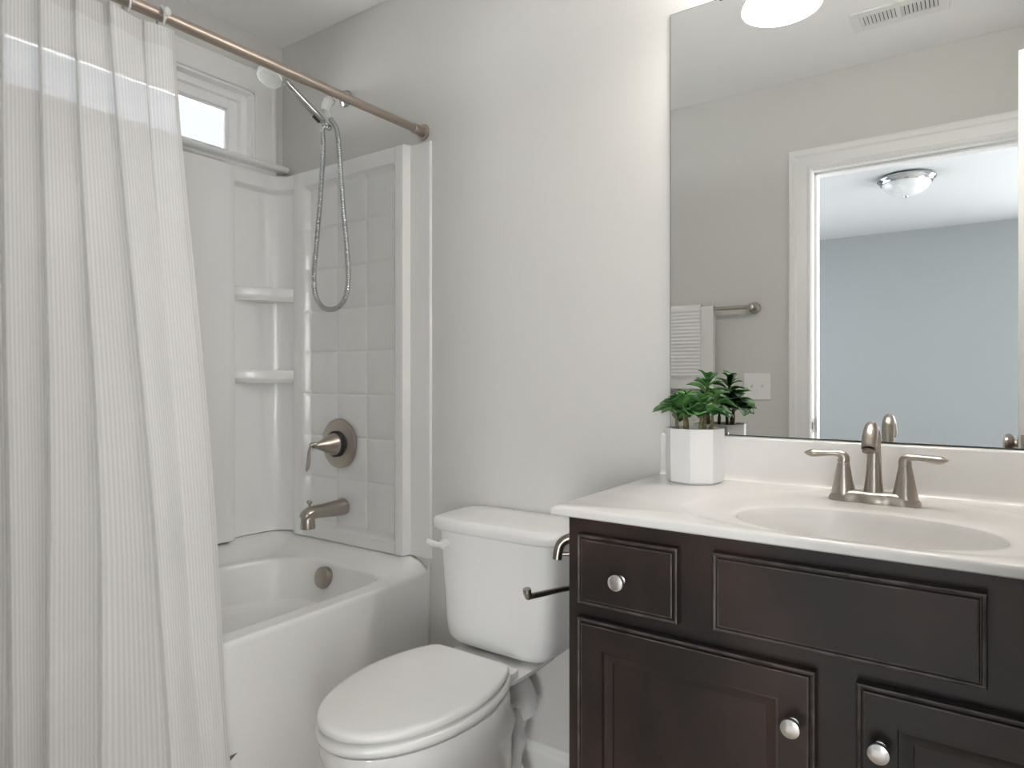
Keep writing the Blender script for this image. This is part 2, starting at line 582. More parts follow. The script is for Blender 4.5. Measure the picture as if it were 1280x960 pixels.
obj('outer_frame', frame_yz(MB(), WY0 + .010, WY1 - .010, WZ0 + .010, WZ1 - .010, .026, XL - .10, XL - .022), M['vinyl'], win, smooth=0, bevel=.003, seg=2)
sash = obj('sash', frame_yz(MB(), WY0 + .036, WY1 - .036, WZ0 + .0, WZ1 - .034, .036, XL - .085, XL - .042), M['vinyl'], win, smooth=0, bevel=.004, seg=2)
obj('glazing_bead', frame_yz(MB(), WY0 + .072, WY1 - .072, WZ0 + .02, WZ1 - .070, .008, XL - .075, XL - .055), M['vinyl'], sash, smooth=0, bevel=.002, seg=2)
obj('pane', MB().box(XL - .069, XL - .065, WY0 + .075, WY1 - .075, WZ0 + .03, WZ1 - .073), M['pane'], sash, smooth=0)
# stool (rounded nose) and apron
nose = [(-.06, 0), (.050, 0), (.056, .003), (.060, .010), (.056, .018), (.050, .021), (-.06, .021)]
obj('stool', MB().loft([[(XL + a, y, 1.938 + b) for a, b in nose] for y in (WY0 - .115, -.012)]), M['trim'], win, smooth=40)
apr = [(0, 0), (.010, 0), (.014, .004), (.014, .022), (.019, .027), (.019, .036), (0, .036)]
obj('apron', MB().loft([[(XL + a, y, 1.902 + b) for a, b in apr] for y in (WY0 - .09, -.040)]), M['trim'], win, smooth=25)

# ------------------------------------------------------------------ bathtub
TX0, TX1 = XL + .002, -1.451
TY0, TY1 = YF + .002, -.002


def rect_dir(th, cx, cy_, x0, x1, y0, y1):
    """point on a rectangle in direction th from (cx,cy_)"""
    c, s = math.cos(th), math.sin(th)
    t = 1e9
    if c > 1e-9: t = min(t, (x1 - cx) / c)
    if c < -1e-9: t = min(t, (x0 - cx) / c)
    if s > 1e-9: t = min(t, (y1 - cy_) / s)
    if s < -1e-9: t = min(t, (y0 - cy_) / s)
    return cx + c * t, cy_ + s * t


def superell(th, hx, hy, p):
    c, s = math.cos(th), math.sin(th)
    r = (abs(c / hx) ** p + abs(s / hy) ** p) ** (-1 / p)
    return r * c, r * s


tub = thing('bathtub', 'white acrylic alcove bathtub below the window, half behind the shower curtain', 'bathtub', ((TX0 + TX1) / 2, YF / 2, 0))
N = 144
bcx, bcy = -1.784, -.730
corner_ths = [math.atan2(y - bcy, x - bcx) for x in (TX0, TX1) for y in (TY0, TY1)]
ths = [2 * PI * i / N for i in range(N)]
for c in corner_ths:
    c = c % (2 * PI)
    j = min(range(N), key=lambda k: abs(ths[k] - c))
    ths[j] = c


def tub_rim_z(x, y):
    # the deck is lifted towards the three walls
    d = min(-y, y - YF, x - XL)
    return .521 + .040 * (1 - sstep(.03, .16, d)) if x < -1.53 or True else .521


def deck_z(x, y):
    d = min(-y + 0.0, y - YF, x - XL)
    k = sstep(-1.46, -1.55, x) if x > -1.55 else 1
    fr = min(max((-1.453 - x) / .05, 0), 1)
    return .520 + .0425 * (1 - min(max((d - .03) / .10, 0), 1)) * fr


rings = []
outer = [rect_dir(t, bcx, bcy, TX0, TX1, TY0, TY1) for t in ths]


def tub_ring(hx, hy, p, cy_=bcy, cx=bcx):
    return [(cx + superell(t, hx, hy, p * (2.6 if math.cos(t) > 0 else 1))[0], cy_ + superell(t, hx, hy, p * (2.6 if math.cos(t) > 0 else 1))[1]) for t in ths]


E1 = tub_ring(.276, .610, 3.6)
rings.append([(x, y, 0.0) for x, y in outer])
rings.append([(x, y, .505 if x > TX1 - .01 else .50) for x, y in outer])
for ins, dz in ((.0012, -.0055), (.0036, -.0018), (.007, 0), (.0095, 0)):
    ring = []
    for (x, y) in outer:
        xx = min(x, TX1 - ins)
        ring.append((xx, y, deck_z(xx, y) + dz if x > TX1 - .012 else deck_z(x, y)))
    rings.append(ring)
for t in (.12, .25, .5, .75, .88, .96):
    ring = []
    for (x, y), (ex, ey) in zip(outer, E1):
        xx, yy = lerp(min(x, TX1 - .0095), ex, t), lerp(y, ey, t)
        ring.append((xx, yy, deck_z(xx, yy)))
    rings.append(ring)
ez = [deck_z(ex, ey) for ex, ey in E1]
rings.append([(x, y, z - .002) for (x, y), z in zip(E1, ez)])
for hx, hy, p, dz in ((.2735, .6075, 3.6, -.005), (.271, .605, 3.6, -.012), (.268, .602, 3.6, -.025)):
    rings.append([(x, y, z + dz) for (x, y), z in zip(tub_ring(hx, hy, p), ez)])
for hx, hy, p, z in ((.252, .570, 3.4, .405), (.249, .566, 3.4, .396), (.243, .558, 3.4, .391), (.222, .532, 3.2, .387), (.214, .522, 3.2, .382),
                     (.209, .514, 3.2, .370), (.192, .470, 3.0, .22), (.184, .45, 3, .185), (.16, .42, 3, .165), (.11, .34, 2.6, .158), (.04, .10, 2, .155)):
    rings.append([(x, y, z) for x, y in tub_ring(hx, hy, p)])
obj('tub_shell', MB().loft(rings, cap0=True, cap1=True), M['acrylic'], tub, smooth=32)
obj('front_edge_caulk', MB().box(-1.4515, -1.446, -.008, -.001, 0, .548), M['caulk'], tub, smooth=0)
ovx, ovz, ovy = -1.800, .474, -.1375
of = obj('overflow_plate', MB().lathe([(.034, -.012), (.036, 0), (.036, .012), (.034, .017), (.030, .019), (.012, .0195)], (ovx, ovy, ovz), Vector((0, -1, .22)), 40), M['nickel'], tub, smooth=30)
of['label'] = 'round brushed nickel overflow plate'
obj('drain', MB().lathe([(.035, 0), (.035, .004), (.028, .006), (.01, .007)], (bcx, -.30, .160), 'z', 32), M['nickel'], tub)

# ------------------------------------------------------------------ tub surround (three wall panels, tile relief, curved corner columns)
RC = .105
XO = -1.441
ZB, ZT = .566, 1.907


def path(s):
    """plan path of the wall line: from the flange at the right of the back wall, round the corner, along the window wall, to the front wall"""
    L1 = (XO - XL) - RC
    La = RC * PI / 2
    L2 = -YF - 2 * RC
    if s <= L1:
        return XO - s, 0.0, 0, -1
    s -= L1
    if s <= La:
        a = s / RC
        return XL + RC - RC * math.sin(a), -RC + RC * math.cos(a), math.sin(a), -math.cos(a)
    s -= La
    if s <= L2:
        return XL, -RC - s, 1, 0
    s -= L2
    if s <= La:
        a = s / RC
        return XL + RC - RC * math.cos(a), YF + RC - RC * math.sin(a), math.cos(a), math.sin(a)
    s -= La
    return XL + RC + s, YF, 0, 1


L1 = (XO - XL) - RC
La = RC * PI / 2
L2 = -YF - 2 * RC
SL = 2 * L1 + 2 * La + L2
# features along s (first half, mirrored): flange, rib, tiles, rib, column
RIB = .040
FRM = .034
s_rib0, s_rib1 = .092, .130
s_t0, s_t1 = .136, .596          # tile field on the back wall (X -1.577 .. -2.037)
s_rb0, s_rb1 = .604, .660        # second rib
s_c0, s_c1 = .668, L1 + La + (.222 - RC)    # corner column recess (ends at Y=-.222)
s_lr0, s_lr1 = s_c1 + .006, s_c1 + .052     # rib on the window wall
s_lt0 = s_lr1 + .006
Z_TILE_T, Z_TILE_B = 1.853, .615
joints_z = [1.853 - .1525 * k for k in range(1, 8)]


def half(s):
    return s if s <= SL / 2 else SL - s


vj1 = [s_t0 + .1525 * k for k in (1, 2)]
vj2 = [s_lt0 + .31 * k for k in (1, 2, 3)]


def groove(d, w=.0048):
    return math.exp(-(d / w) ** 2)


def depth(s, z):
    s = half(s)
    frame = FRM
    e = 0.010
    if s < s_rib0:
        d0 = .012
        d = lerp(d0, RIB, sstep(s_rib0 - .008, s_rib0, s))
        return d
    if s < s_t0 + .012:
        # rounded rib then bevel down into the tile field
        a = (s - s_rib0) / (s_rib1 - s_rib0)
        ribd = RIB + .004 * math.sin(PI * min(max(a, 0), 1))
        if s < s_rib1:
            return ribd
        inz = sstep(Z_TILE_B - e, Z_TILE_B + e, z) * (1 - sstep(Z_TILE_T - e, Z_TILE_T + e, z))
        return lerp(FRM + .004, .016, sstep(s_rib1, s_t0 + .010, s) * inz)
    if s < s_rb0:
        inz = sstep(Z_TILE_B - e, Z_TILE_B + e, z) * (1 - sstep(Z_TILE_T - e, Z_TILE_T + e, z))
        ins = 1 - sstep(s_t1 - .010, s_rb0, s)
        g = max([groove(z - j) for j in joints_z] + [groove(s - j) for j in vj1])
        return lerp(FRM + .004, .016 - .0042 * g, inz * ins)
    if s < s_c0:
        if s > s_rb1:
            inz = (1 - sstep(1.848, 1.862, z))
            return lerp(FRM + .004, .008, sstep(s_rb1, s_c0, s) * inz)
        a = (s - s_rb0) / (s_rb1 - s_rb0)
        return FRM + .004 + .006 * math.sin(PI * a)
    if s < s_c1:
        inz = 1 - sstep(1.848, 1.862, z)
        return lerp(FRM + .004, .008, inz)
    if s < s_lr1:
        inz = (1 - sstep(1.848, 1.862, z)) * (1 - sstep(s_c1, s_lr0, s))
        a = (s - s_lr0) / (s_lr1 - s_lr0)
        return lerp(FRM + .004 + .007 * math.sin(PI * min(max(a, 0), 1)), .008, inz)
    inz = sstep(Z_TILE_B - e, Z_TILE_B + e, z) * (1 - sstep(Z_TILE_T - e, Z_TILE_T + e, z))
    ins = sstep(s_lr1, s_lt0 + .002, s)
    g = max([groove(z - j) for j in joints_z] + [groove(s - j) for j in vj2])
    return lerp(FRM + .004, .016 - .0095 * g, inz * ins)


def fill(marks, step):
    marks = sorted(set(round(m, 5) for m in marks))
    out = []
    for a, b in zip(marks, marks[1:]):
        n = max(1, int(math.ceil((b - a) / step)))
        out += [lerp(a, b, k / n) for k in range(n)]
    return out + [marks[-1]]


hm = [0, s_rib0 - .008, s_rib0 - .004, s_rib0, s_rib0 + .006, s_rib1 - .006, s_rib1, s_rib1 + .004, s_rib1 + .008, s_t0 + .006, s_t0 + .010, s_t1 - .010, s_t1 - .004, s_t1 + .002,
      s_rb0, s_rb0 + .01, s_rb1 - .01, s_rb1, s_rb1 + .003, s_rb1 + .006, s_c0, L1, L1 + La, s_c1, s_c1 + .003, s_lr0, s_lr0 + .01, s_lr1 - .01, s_lr1, s_lr1 + .004, s_lr1 + .008, s_lt0 + .008, SL / 2]
for j in vj1 + vj2:
    hm += [j - .008, j - .004, j - .002, j, j + .002, j + .004, j + .008]
for k in range(1, 16):
    hm.append(L1 + La * k / 16)
hs = fill(hm, .05)
S = hs + [SL - s for s in reversed(hs[:-1])]
zm = [ZB, ZT, 1.848, 1.852, 1.855, 1.858, 1.862, Z_TILE_T - .010, Z_TILE_T - .005, Z_TILE_T, Z_TILE_T + .005, Z_TILE_T + .010, Z_TILE_B - .010, Z_TILE_B - .005, Z_TILE_B, Z_TILE_B + .005, Z_TILE_B + .010]
for j in joints_z:
    zm += [j - .008, j - .004, j - .002, j, j + .002, j + .004, j + .008]
Z = fill(zm, .08)
mb = MB()
grid = []
for z in Z:
    row = []
    for s in S:
        x, y, nx, ny = path(s)
        d = depth(s, z)
        row.append((x + nx * d, y + ny * d, z))
    grid.append(row)
# top lip: rounds over to the wall; bottom lip likewise
top = []
for k, (fz, fd) in enumerate(((.004, .985), (.007, .9), (.009, .7), (.009, .02))):
    row = []
    for s in S:
        x, y, nx, ny = path(s)
        d = max(depth(s, ZT) * fd, .0008)
        row.append((x + nx * d, y + ny * d, ZT + fz))
    top.append(row)
bot = []
for s in S:
    x, y, nx, ny = path(s)
    bot.append((x + nx * .0008, y + ny * .0008, ZB))
rows = [bot] + grid + top
nS = len(S)
for r in rows:
    mb.v += r
for i in range(len(rows) - 1):
    for j in range(nS - 1):
        a = i * nS + j
        mb.f.append((a, a + 1, a + 1 + nS, a + nS))
# end caps at the two flange edges back to the wall
for j, yy in ((0, -.0008), (nS - 1, YF + .0008)):
    k = len(mb.v)
    for i in range(len(rows)):
        p = rows[i][j]
        mb.v.append((p[0] + .001, yy, p[2]))
    for i in range(len(rows) - 1):
        mb.f.append((i * nS + j, (i + 1) * nS + j, k + i + 1, k + i))
sur = thing('tub_surround', 'glossy white fibreglass tub surround with tile pattern and rounded corner column', 'shower surround', (XL + .02, YF / 2, ZB))
obj('wall_panels', mb, M['fiberglass'], sur, smooth=28)


# corner shelves: rounded front, rounded ends, moulded into the corner column
def corner_shelf(z0, th, sgn=1):
    def c(u, v):
        # u along the back wall from the corner (to +X), v out along the window wall
        return (XL + u, -v if sgn > 0 else YF + v)
    pts = []
    # back run following the column recess
    for s in np.linspace(s_c0 + .003, s_c1 - .003, 26):
        ss = s if sgn > 0 else SL - s
        x, y, nx, ny = path(ss)
        pts.append((x + nx * .007, y + ny * .007))
    a, b = pts[0], pts[-1]
    front = []
    # slightly bowed front with rounded ends, proud of the column
    A = Vector((float(a[0]), float(a[1])))
    B = Vector((float(b[0]), float(b[1])))
    out = Vector((1, -1 if sgn > 0 else 1)).normalized()
    ch = B - A
    n_in = Vector((-ch.y, ch.x)).normalized()
    if n_in.x < 0:
        n_in = -n_in
    ctl = [B + n_in * .012 - ch * .004]
    for q in range(1, 12):
        t = 1 - q / 12
        ctl.append(A + ch * t + n_in * (.018 + .014 * math.sin(PI * t)))
    ctl.append(A + n_in * .012 + ch * .004)
    front = [(p.x, p.y) for p in ctl]
    loop = pts + front
    cx = sum(p[0] for p in loop) / len(loop)
    cy_ = sum(p[1] for p in loop) / len(loop)

    def ring(z, k):
        nb = len(pts)
        r = []
        for i, p in enumerate(loop):
            if i < nb:
                r.append((p[0], p[1], z))
            else:
                r.append((cx + (p[0] - cx) * k, cy_ + (p[1] - cy_) * k, z))
        return r
    return MB().loft([ring(z0 - .012, .80), ring(z0, .93), ring(z0 + .004, .985), ring(z0 + .010, 1.0), ring(z0 + th - .008, 1.0), ring(z0 + th - .002, .985), ring(z0 + th, .95), ring(z0 + th - .004, .88), ring(z0 + th - .005, .6)])


for zz in (1.447, 1.142):
    obj('corner_shelf', corner_shelf(zz, .036), M['fiberglass'], sur, smooth=50)
for zz in (1.447, 1.142):
    obj('corner_shelf', corner_shelf(zz, .036, -1), M['fiberglass'], sur, smooth=50)

# ------------------------------------------------------------------ shower fittings on the back wall
# valve trim
vx, vz = -1.862, .914
valve = thing('shower_valve', 'round brushed nickel shower valve with cone hub and lever on the tiled surround', 'shower valve', (vx, -.02, vz))
obj('escutcheon', MB().lathe([(.086, 0), (.088, .004), (.087, .009), (.082, .013), (.070, .0155), (.052, .017), (.040, .0172)], (vx, -.0185, vz), '-y', 64), M['nickel'], valve, smooth=30)
obj('recess_ring', MB().lathe([(.046, 0), (.046, .012), (.043, .016), (.036, .016)], (vx, -.033, vz), '-y', 48), M['dark'], valve, smooth=30)['label'] = 'dark ring behind the cone hub'
obj('hub', MB().lathe([(.040, 0), (.040, .012), (.036, .020), (.020, .058), (.011, .082), (.009, .090), (.0085, .096)], (vx, -.040, vz), '-y', 48), M['nickel'], valve, smooth=40)
lev = catmull([(vx + .003, -.128, vz + .006), (vx - .002, -.139, vz + .006), (vx - .006, -.146, vz - .004), (vx - .009, -.148, vz - .025), (vx - .010, -.149, vz - .05), (vx - .010, -.153, vz - .072), (vx - .010, -.158, vz - .086)], 6)
nl = len(lev)
rl = []
for i in range(nl):
    t = i / (nl - 1)
    w = .0075 + .006 * math.exp(-((t - .72) / .22) ** 2) if t > .25 else .010
    w *= (1 - .55 * sstep(.88, 1, t))
    rl.append((w * .52 if t > .3 else w * .8, w))
obj('lever', MB().tube(lev, rl, 18), M['nickel'], valve, smooth=50)

# tub spout
sx, sz = -1.846, .690
spout = thing('tub_spout', 'brushed nickel bathtub spout with pull-up diverter knob below the shower valve', 'tub spout', (sx, -.02, sz))
body = MB()
pr = [((sx, -.0185, sz), (.030, .031)), ((sx, -.024, sz), (.031, .032)), ((sx, -.030, sz - .001), (.029, .030)), ((sx, -.07, sz + .000), (.027, .028)), ((sx, -.11, sz + .001), (.0245, .026)), ((sx, -.145, sz + .002), (.023, .025)),
      ((sx, -.166, sz + .000), (.022, .0245)), ((sx, -.182, sz - .004), (.018, .0225)), ((sx, -.192, sz - .010), (.011, .017)), ((sx, -.196, sz - .014), (.003, .006))]
body.tube([p for p, r in pr], [r for p, r in pr], 28)
body.lathe([(.024, 0), (.0245, .003), (.0235, .02), (.0215, .045), (.012, .055)], (sx, -.172, sz - .050), 'z', 28)
obj('spout_body', body, M['nickel'], spout, smooth=50)
obj('diverter_knob', MB().lathe([(.0045, 0), (.0045, .012), (.009, .016), (.0095, .020), (.007, .024), (.003, .025)], (sx, -.165, sz + .019), 'z', 24), M['nickel'], spout, smooth=40)

# hand shower: wall flange, arm, holder, handset with spray head, hose
hx = -1.851
hs_ = thing('hand_shower', 'chrome hand shower in its wall holder with a long looping metal hose', 'shower head', (hx, -.001, 2.151))
obj('wall_flange', MB().lathe([(.030, 0), (.0305, .003), (.027, .009), (.016, .015), (.011, .016)], (hx, -.0008, 2.151), '-y', 40), M['chrome'], hs_, smooth=30)
obj('shower_arm', MB().tube(catmull([(hx, -.004, 2.151), (hx, -.030, 2.151), (hx + .002, -.052, 2.143), (hx + .006, -.072, 2.127), (hx + .009, -.085, 2.115)], 6), .0095, 20), M['chrome'], hs_)
br = MB()
br.tube([(hx + .006, -.074, 2.126), (hx + .011, -.086, 2.112)], [.0165, .0165], 24)
br.ball((hx + .012, -.092, 2.104), .0165)
br.tube([(hx + .012, -.092, 2.108), (hx + .012, -.102, 2.086), (hx + .012, -.108, 2.068)], [.017, .018, .0155], 24)
br.tube([(hx + .012, -.098, 2.072), (hx + .018, -.094, 2.052), (hx + .022, -.092, 2.044)], [.010, .010, .008], 18)
bro = obj('holder', br, M['spray'], hs_, smooth=50)
bro['label'] = 'frosted grey holder'
obj('collar', MB().torus((hx + .009, -.083, 2.114), .0165, .003, (.2, -.6, -.7)), M['chrome'], hs_)
# handset: two rails of the hollow handle rising outward to the round spray head
h0, h1 = Vector((-1.8435, -.118, 2.038)), Vector((-1.8625, -.25, 2.1265))
hd = (h1 - h0).normalized()
hp = [h0 - hd * .012, h0, h0 + hd * .03, h0 + hd * .08, h0 + hd * .14, h1]
obj('handset', MB().tube(hp, [(.010, .010), (.0135, .013), (.0135, .013), (.0125, .012), (.0115, .011), (.0135, .013)], 20), M['chrome'], hs_)
obj('handset_grip', MB().tube([h0 + hd * .0 + Vector((0, -.008, -.012)), h0 + hd * .028 + Vector((0, -.008, -.012))], [.0055, .0055], 12), M['black'], hs_)['label'] = 'black grip pad'
hc = Vector((-1.880, -.295, 2.130))
nrm = Vector((.10, -.45, -.86)).normalized()
hn = obj('spray_head', MB().lathe([(.012, -.022), (.028, -.016), (.039, -.006), (.0415, .002), (.040, .008), (.034, .010)], hc, nrm, 40), M['spray'], hs_, smooth=30)
fc = MB().lathe([(.034, .0095), (.033, .012), (.020, .0135), (.004, .0138)], hc, nrm, 40)
for k in range(3):
    for a in range(6 + 6 * k):
        an = 2 * PI * a / (6 + 6 * k)
        u = nrm.cross(Vector((1, 0, 0))).normalized()
        w = nrm.cross(u)
        fc.lathe([(.0016, 0), (.0010, .003)], hc + nrm * .0125 + (u * math.cos(an) + w * math.sin(an)) * (.008 + .010 * k), nrm, 6)
obj('spray_face', fc, M['spray'], hs_, smooth=30)
hose_c = catmull([h0 - hd * .014, h0 - hd * .03 + Vector((.010, .004, -.008)), (-1.838, -.115, 2.010), (-1.843, -.11, 1.96), (-1.848, -.108, 1.90), (-1.868, -.105, 1.739), (-1.890, -.105, 1.58), (-1.898, -.105, 1.50), (-1.889, -.105, 1.437),
                  (-1.855, -.105, 1.396), (-1.81, -.105, 1.383), (-1.765, -.105, 1.392), (-1.732, -.105, 1.425), (-1.721, -.105, 1.49), (-1.730, -.105, 1.60), (-1.746, -.103, 1.70), (-1.763, -.10, 1.83), (-1.778, -.098, 1.95),
                  (-1.794, -.095, 2.005), (-1.815, -.093, 2.032), (hx + .022, -.092, 2.046)], 26)
# resample to even pitch and rib it
acc = [0]
for a, b in zip(hose_c, hose_c[1:]):
    acc.append(acc[-1] + (b - a).length)
TL = acc[-1]
npt = int(TL / .0022)
rp = []
j = 0
for i in range(npt + 1):
    d = TL * i / npt
    while j < len(acc) - 2 and acc[j + 1] < d:
        j += 1
    t = (d - acc[j]) / max(acc[j + 1] - acc[j], 1e-9)
    rp.append(hose_c[j].lerp(hose_c[j + 1], min(max(t, 0), 1)))
obj('hose', MB().tube(rp, [(.0090 if (i // 2) % 2 else .0074) for i in range(len(rp))], 10), M['chrome'], hs_, smooth=60)['label'] = 'ribbed chrome hose hanging in a long loop'

# ------------------------------------------------------------------ curtain rod
RX, RZ, RR = -1.476, 1.951, .0138
rod = thing('curtain_rod', 'brushed bronze-toned tension rod spanning above the bathtub front', 'shower curtain rod', (RX, YF / 2, RZ))
obj('outer_tube', MB().tube([(RX, YF + .03, RZ), (RX, -.46, RZ)], RR, 24), M['rod'], rod)
obj('inner_tube', MB().tube([(RX, -.48, RZ), (RX, -.045, RZ)], RR * .93, 24), M['rod'], rod)
for y0, sg in ((-.0009, -1), (YF + .0009, 1)):
    fl = obj('end_flange', MB().lathe([(.026, 0), (.027, .002), (.026, .004), (.019, .006), (.0175, .008), (.0165, .032), (.0155, .048), (.0135, .050)], (RX, y0, RZ), (0, sg, 0), 36), M['rod'], rod, smooth=30)
    fl['label'] = 'bronze-toned end sleeve and wall disc'

# ------------------------------------------------------------------ shower curtain
random.seed(4)
# fold "ridges": y position at the top and the bottom (free edge first, then leftwards)
zt, zb = 1.925, .06
ridge_t = [-.826, -.889, -.966, -1.028, -1.088, -1.150, -1.215, -1.285, -1.350, -1.405]
ridge_b = [-.724, -.776, -.866, -1.000, -1.092, -1.165, -1.240, -1.305, -1.365, -1.410]


def ridge(k, z, arr_t=ridge_t, arr_b=ridge_b):
    t = max((zt - z) / (zt - zb), 0)
    wob = .010 * math.sin(k * 2.1 + t * 4.0) * t if 0 < k < 9 else 0
    tt = t if k > 1 else t * (.35 + .65 * t) if k == 1 else t ** 1.05
    return lerp(arr_t[k], arr_b[k], tt) + wob * .5


def sheet_point(u, z):
    """u = 0 .. 9 along the cloth, in fold units"""
    k = min(int(u), 8)
    f = u - k
    a, b = ridge(k, z), ridge(k + 1, z)
    t = max((zt - z) / (zt - zb), 0)
    # each panel starts behind its right-hand neighbour, comes forward to the left and turns back under
    top = math.exp(-((zt - z) / .30) ** 2)
    dl = .010
    if k == 0:
        amp = lerp(.0035, .017, top)
        dl0, dl1 = .0, lerp(.0015, .009, top)
    else:
        amp = .0105 + .009 * t + .003 * math.sin(k * 1.9)
        dl0, dl1 = (lerp(.0015, .009, top) if k == 1 else dl), dl
    r0, r1 = a + dl0, b
    if f < .84:
        g = f / .84
        yy = lerp(r0, r1, g)
        e0 = lerp(.0035, .017, top) * (1 - 2 * .5 ** 1.5 * 1.6)
        st = lerp(e0, -amp, top) if k == 1 else -amp
        xx = lerp(st, amp, g * g * (3 - 2 * g)) if k else amp * (1 - 2 * abs(g - .5) ** 1.5 * 1.6)
        xx += (.35 if k else .0) * amp * math.sin(PI * g) * (1 - .6 * t)
        if k == 0:
            x_end = xx
    else:
        g = (f - .84) / .16
        x_end = amp if k else amp * (1 - 2 * .5 ** 1.5 * 1.6)
        nxt = min(k + 1, 8)
        amp2 = .0105 + .009 * t + .003 * math.sin(nxt * 1.9)
        yy = lerp(r1, b + dl1, g) - (.006 if k else .006 * top) * math.sin(PI * g)
        xx = lerp(x_end, lerp(x_end, -amp2, top) if k == 0 else -amp2, g * g * (3 - 2 * g))
    xx += .008 * math.sin(u * .9 + 2.2 * t) * t
    yy += .003 * math.sin(7 * t + k * 2.0) * t
    # packaging creases and small waves
    for zc, am in ((1.20, .0016), (1.02, .0022), (.80, .0026), (.62, .0020), (.42, .0024), (1.40, .0012)):
        sh = .02 * math.sin(u * 2.3 + zc * 7)
        xx += am * math.exp(-((z - zc - sh) / .010) ** 2) * math.sin(u * 2.1 + zc * 11)
    base = lerp(RX + .006, -1.405, sstep(1.95, .75, z))
    return base + xx, yy


US = [i * 9 / 270 for i in range(271)]
ZS = fill([zt, 1.89, 1.40, zb] + [c + d for c in (1.20, 1.02, .80, .62, .42) for d in (-.03, -.015, 0, .015, .03)], .02)


def sheet(us, zs, off=0.0, zfun=None):
    me_v, me_f, uv = [], [], []
    n = len(us)
    for z in zs:
        for u in us:
            # scalloped top between the hooks
            zz = z
            if z > 1.75:
                kk = u - int(min(u, 8.999))
                zz = z - .010 * math.sin(PI * kk) * sstep(1.75, zt, z)
            x, y = sheet_point(u, z)
            me_v.append((x + off, y, zz))
            uv.append((u / 9, z))
    for i in range(len(zs) - 1):
        for j in range(n - 1):
            a = i * n + j
            me_f.append((a, a + 1, a + 1 + n, a + n))
    return me_v, me_f, uv


def sheet_obj(name, us, zs, material, parent, off=0.0):
    v, f, uv = sheet(us, zs, off)
    mb = MB()
    mb.v, mb.f = v, f
    o = obj(name, mb, material, parent, smooth=80, recalc=False)
    ul = o.data.uv_layers.new(name='UVMap')
    for lp in o.data.loops:
        ul.data[lp.index].uv = uv[lp.vertex_index]
    return o


cur = thing('shower_curtain', 'sheer white corded shower curtain bunched at the left outside the tub', 'shower curtain', (-1.43, -1.1, zb))
sheet_obj('curtain_cloth', US, ZS, M['curtain'], cur)
for off in (.0012,):
    sheet_obj('top_hem', US, fill([1.882, zt + .002], .008), M['curtain_hem'], cur, off)
    sheet_obj('side_hem', [i * .018 for i in range(9)], ZS, M['curtain_hem'], cur, .0014)
obj('loose_tag', MB().add([(-1.424, -.742, .268), (-1.420, -.728, .262), (-1.414, -.706, .272), (-1.419, -.722, .258), (-1.425, -.735, .252), (-1.421, -.719, .268)], [(0, 1, 5), (1, 2, 5), (1, 3, 2), (0, 4, 1), (1, 4, 3)]), M['nickel_dark'], cur, smooth=0)['label'] = 'small dark frayed tag at the free edge'

# clear hooks with roller beads over the rod, at the pleat tops in view
hook_y = [(-.853, 'clear plastic roller hook on the curtain rod, nearest the curtain free edge'),
          (-.925, 'clear plastic roller hook on the curtain rod, second from the curtain free edge'),
          (-.998, 'clear plastic roller hook on the curtain rod, third from the curtain free edge'),
          (-1.058, 'clear plastic roller hook on the curtain rod, fourth from the curtain free edge')]
for hy_, lab in hook_y:
    t = thing('curtain_hook', lab, 'curtain hook', (RX, hy_, RZ), 'clear hooks along the curtain rod')
    obj('ring', MB().torus((RX, hy_, RZ - .007), .0225, .0028, (.12, 1, 0)), M['clear'], t)
    rb = MB()
    for a in (35, 70, 105):
        rb.ball((RX + .0195 * math.cos(rad(a)), hy_, RZ - .004 + .0195 * math.sin(rad(a))), .0062, 12, 8)
    rb.ball((RX + .024, hy_ + .002, RZ + .002), .0085, 14, 8, (.7, 1, 1.2))
    obj('roller_beads', rb, M['clear'], t)

# ------------------------------------------------------------------ toilet
tcx = -1.048
scx, scy = -1.037, -.488        # centre of the seat and lid
toi = thing('toilet', 'white two-piece toilet with closed lid between the bathtub and the vanity', 'toilet', (tcx, -.40, 0))


def egg(cx, yb, yf, hw, z, n=64, pb=3.0, pf=2.05, ym=None):
    """elongated outline: blunt at the back (yb, nearer the wall), elliptic at the front (yf)"""
    ym = lerp(yb, yf, .42) if ym is None else ym
    out = []
    for i in range(n):
        a = 2 * PI * i / n
        c, s = math.cos(a), math.sin(a)
        if s >= 0:
            p, hy_ = pb, yb - ym
        else:
            p, hy_ = pf, ym - yf
        r = (abs(c) ** p + abs(s) ** p) ** (-1 / p)
        out.append((cx + hw * r * c, ym + hy_ * r * s, z))
    return out


def rrect(cx, cy_, hw, hd, z, p=6, n=64, pf=None):
    out = []
    for i in range(n):
        a = 2 * PI * i / n
        c, s = math.cos(a), math.sin(a)
        r = (abs(c) ** p + abs(s) ** p) ** (-1 / p)
        out.append((cx + hw * r * c, cy_ + hd * r * s, z))
    return out


# bowl and pedestal
bm_ = MB()
bm_.loft([egg(tcx, -.14, -.56, .105, 0.0, pb=3), egg(tcx, -.14, -.565, .108, .012), egg(tcx, -.15, -.56, .098, .03), egg(tcx, -.17, -.565, .092, .08), egg(tcx, -.19, -.60, .100, .14), egg(tcx, -.215, -.655, .126, .21),
          egg(tcx, -.235, -.705, .146, .28), egg(scx, -.25, -.728, .160, .33), egg(scx, -.262, -.742, .1665, .372, pb=2.4), egg(scx, -.262, -.745, .168, .395, pb=2.4), egg(scx, -.266, -.742, .164, .405, pb=2.4), egg(scx, -.30, -.70, .13, .407)])
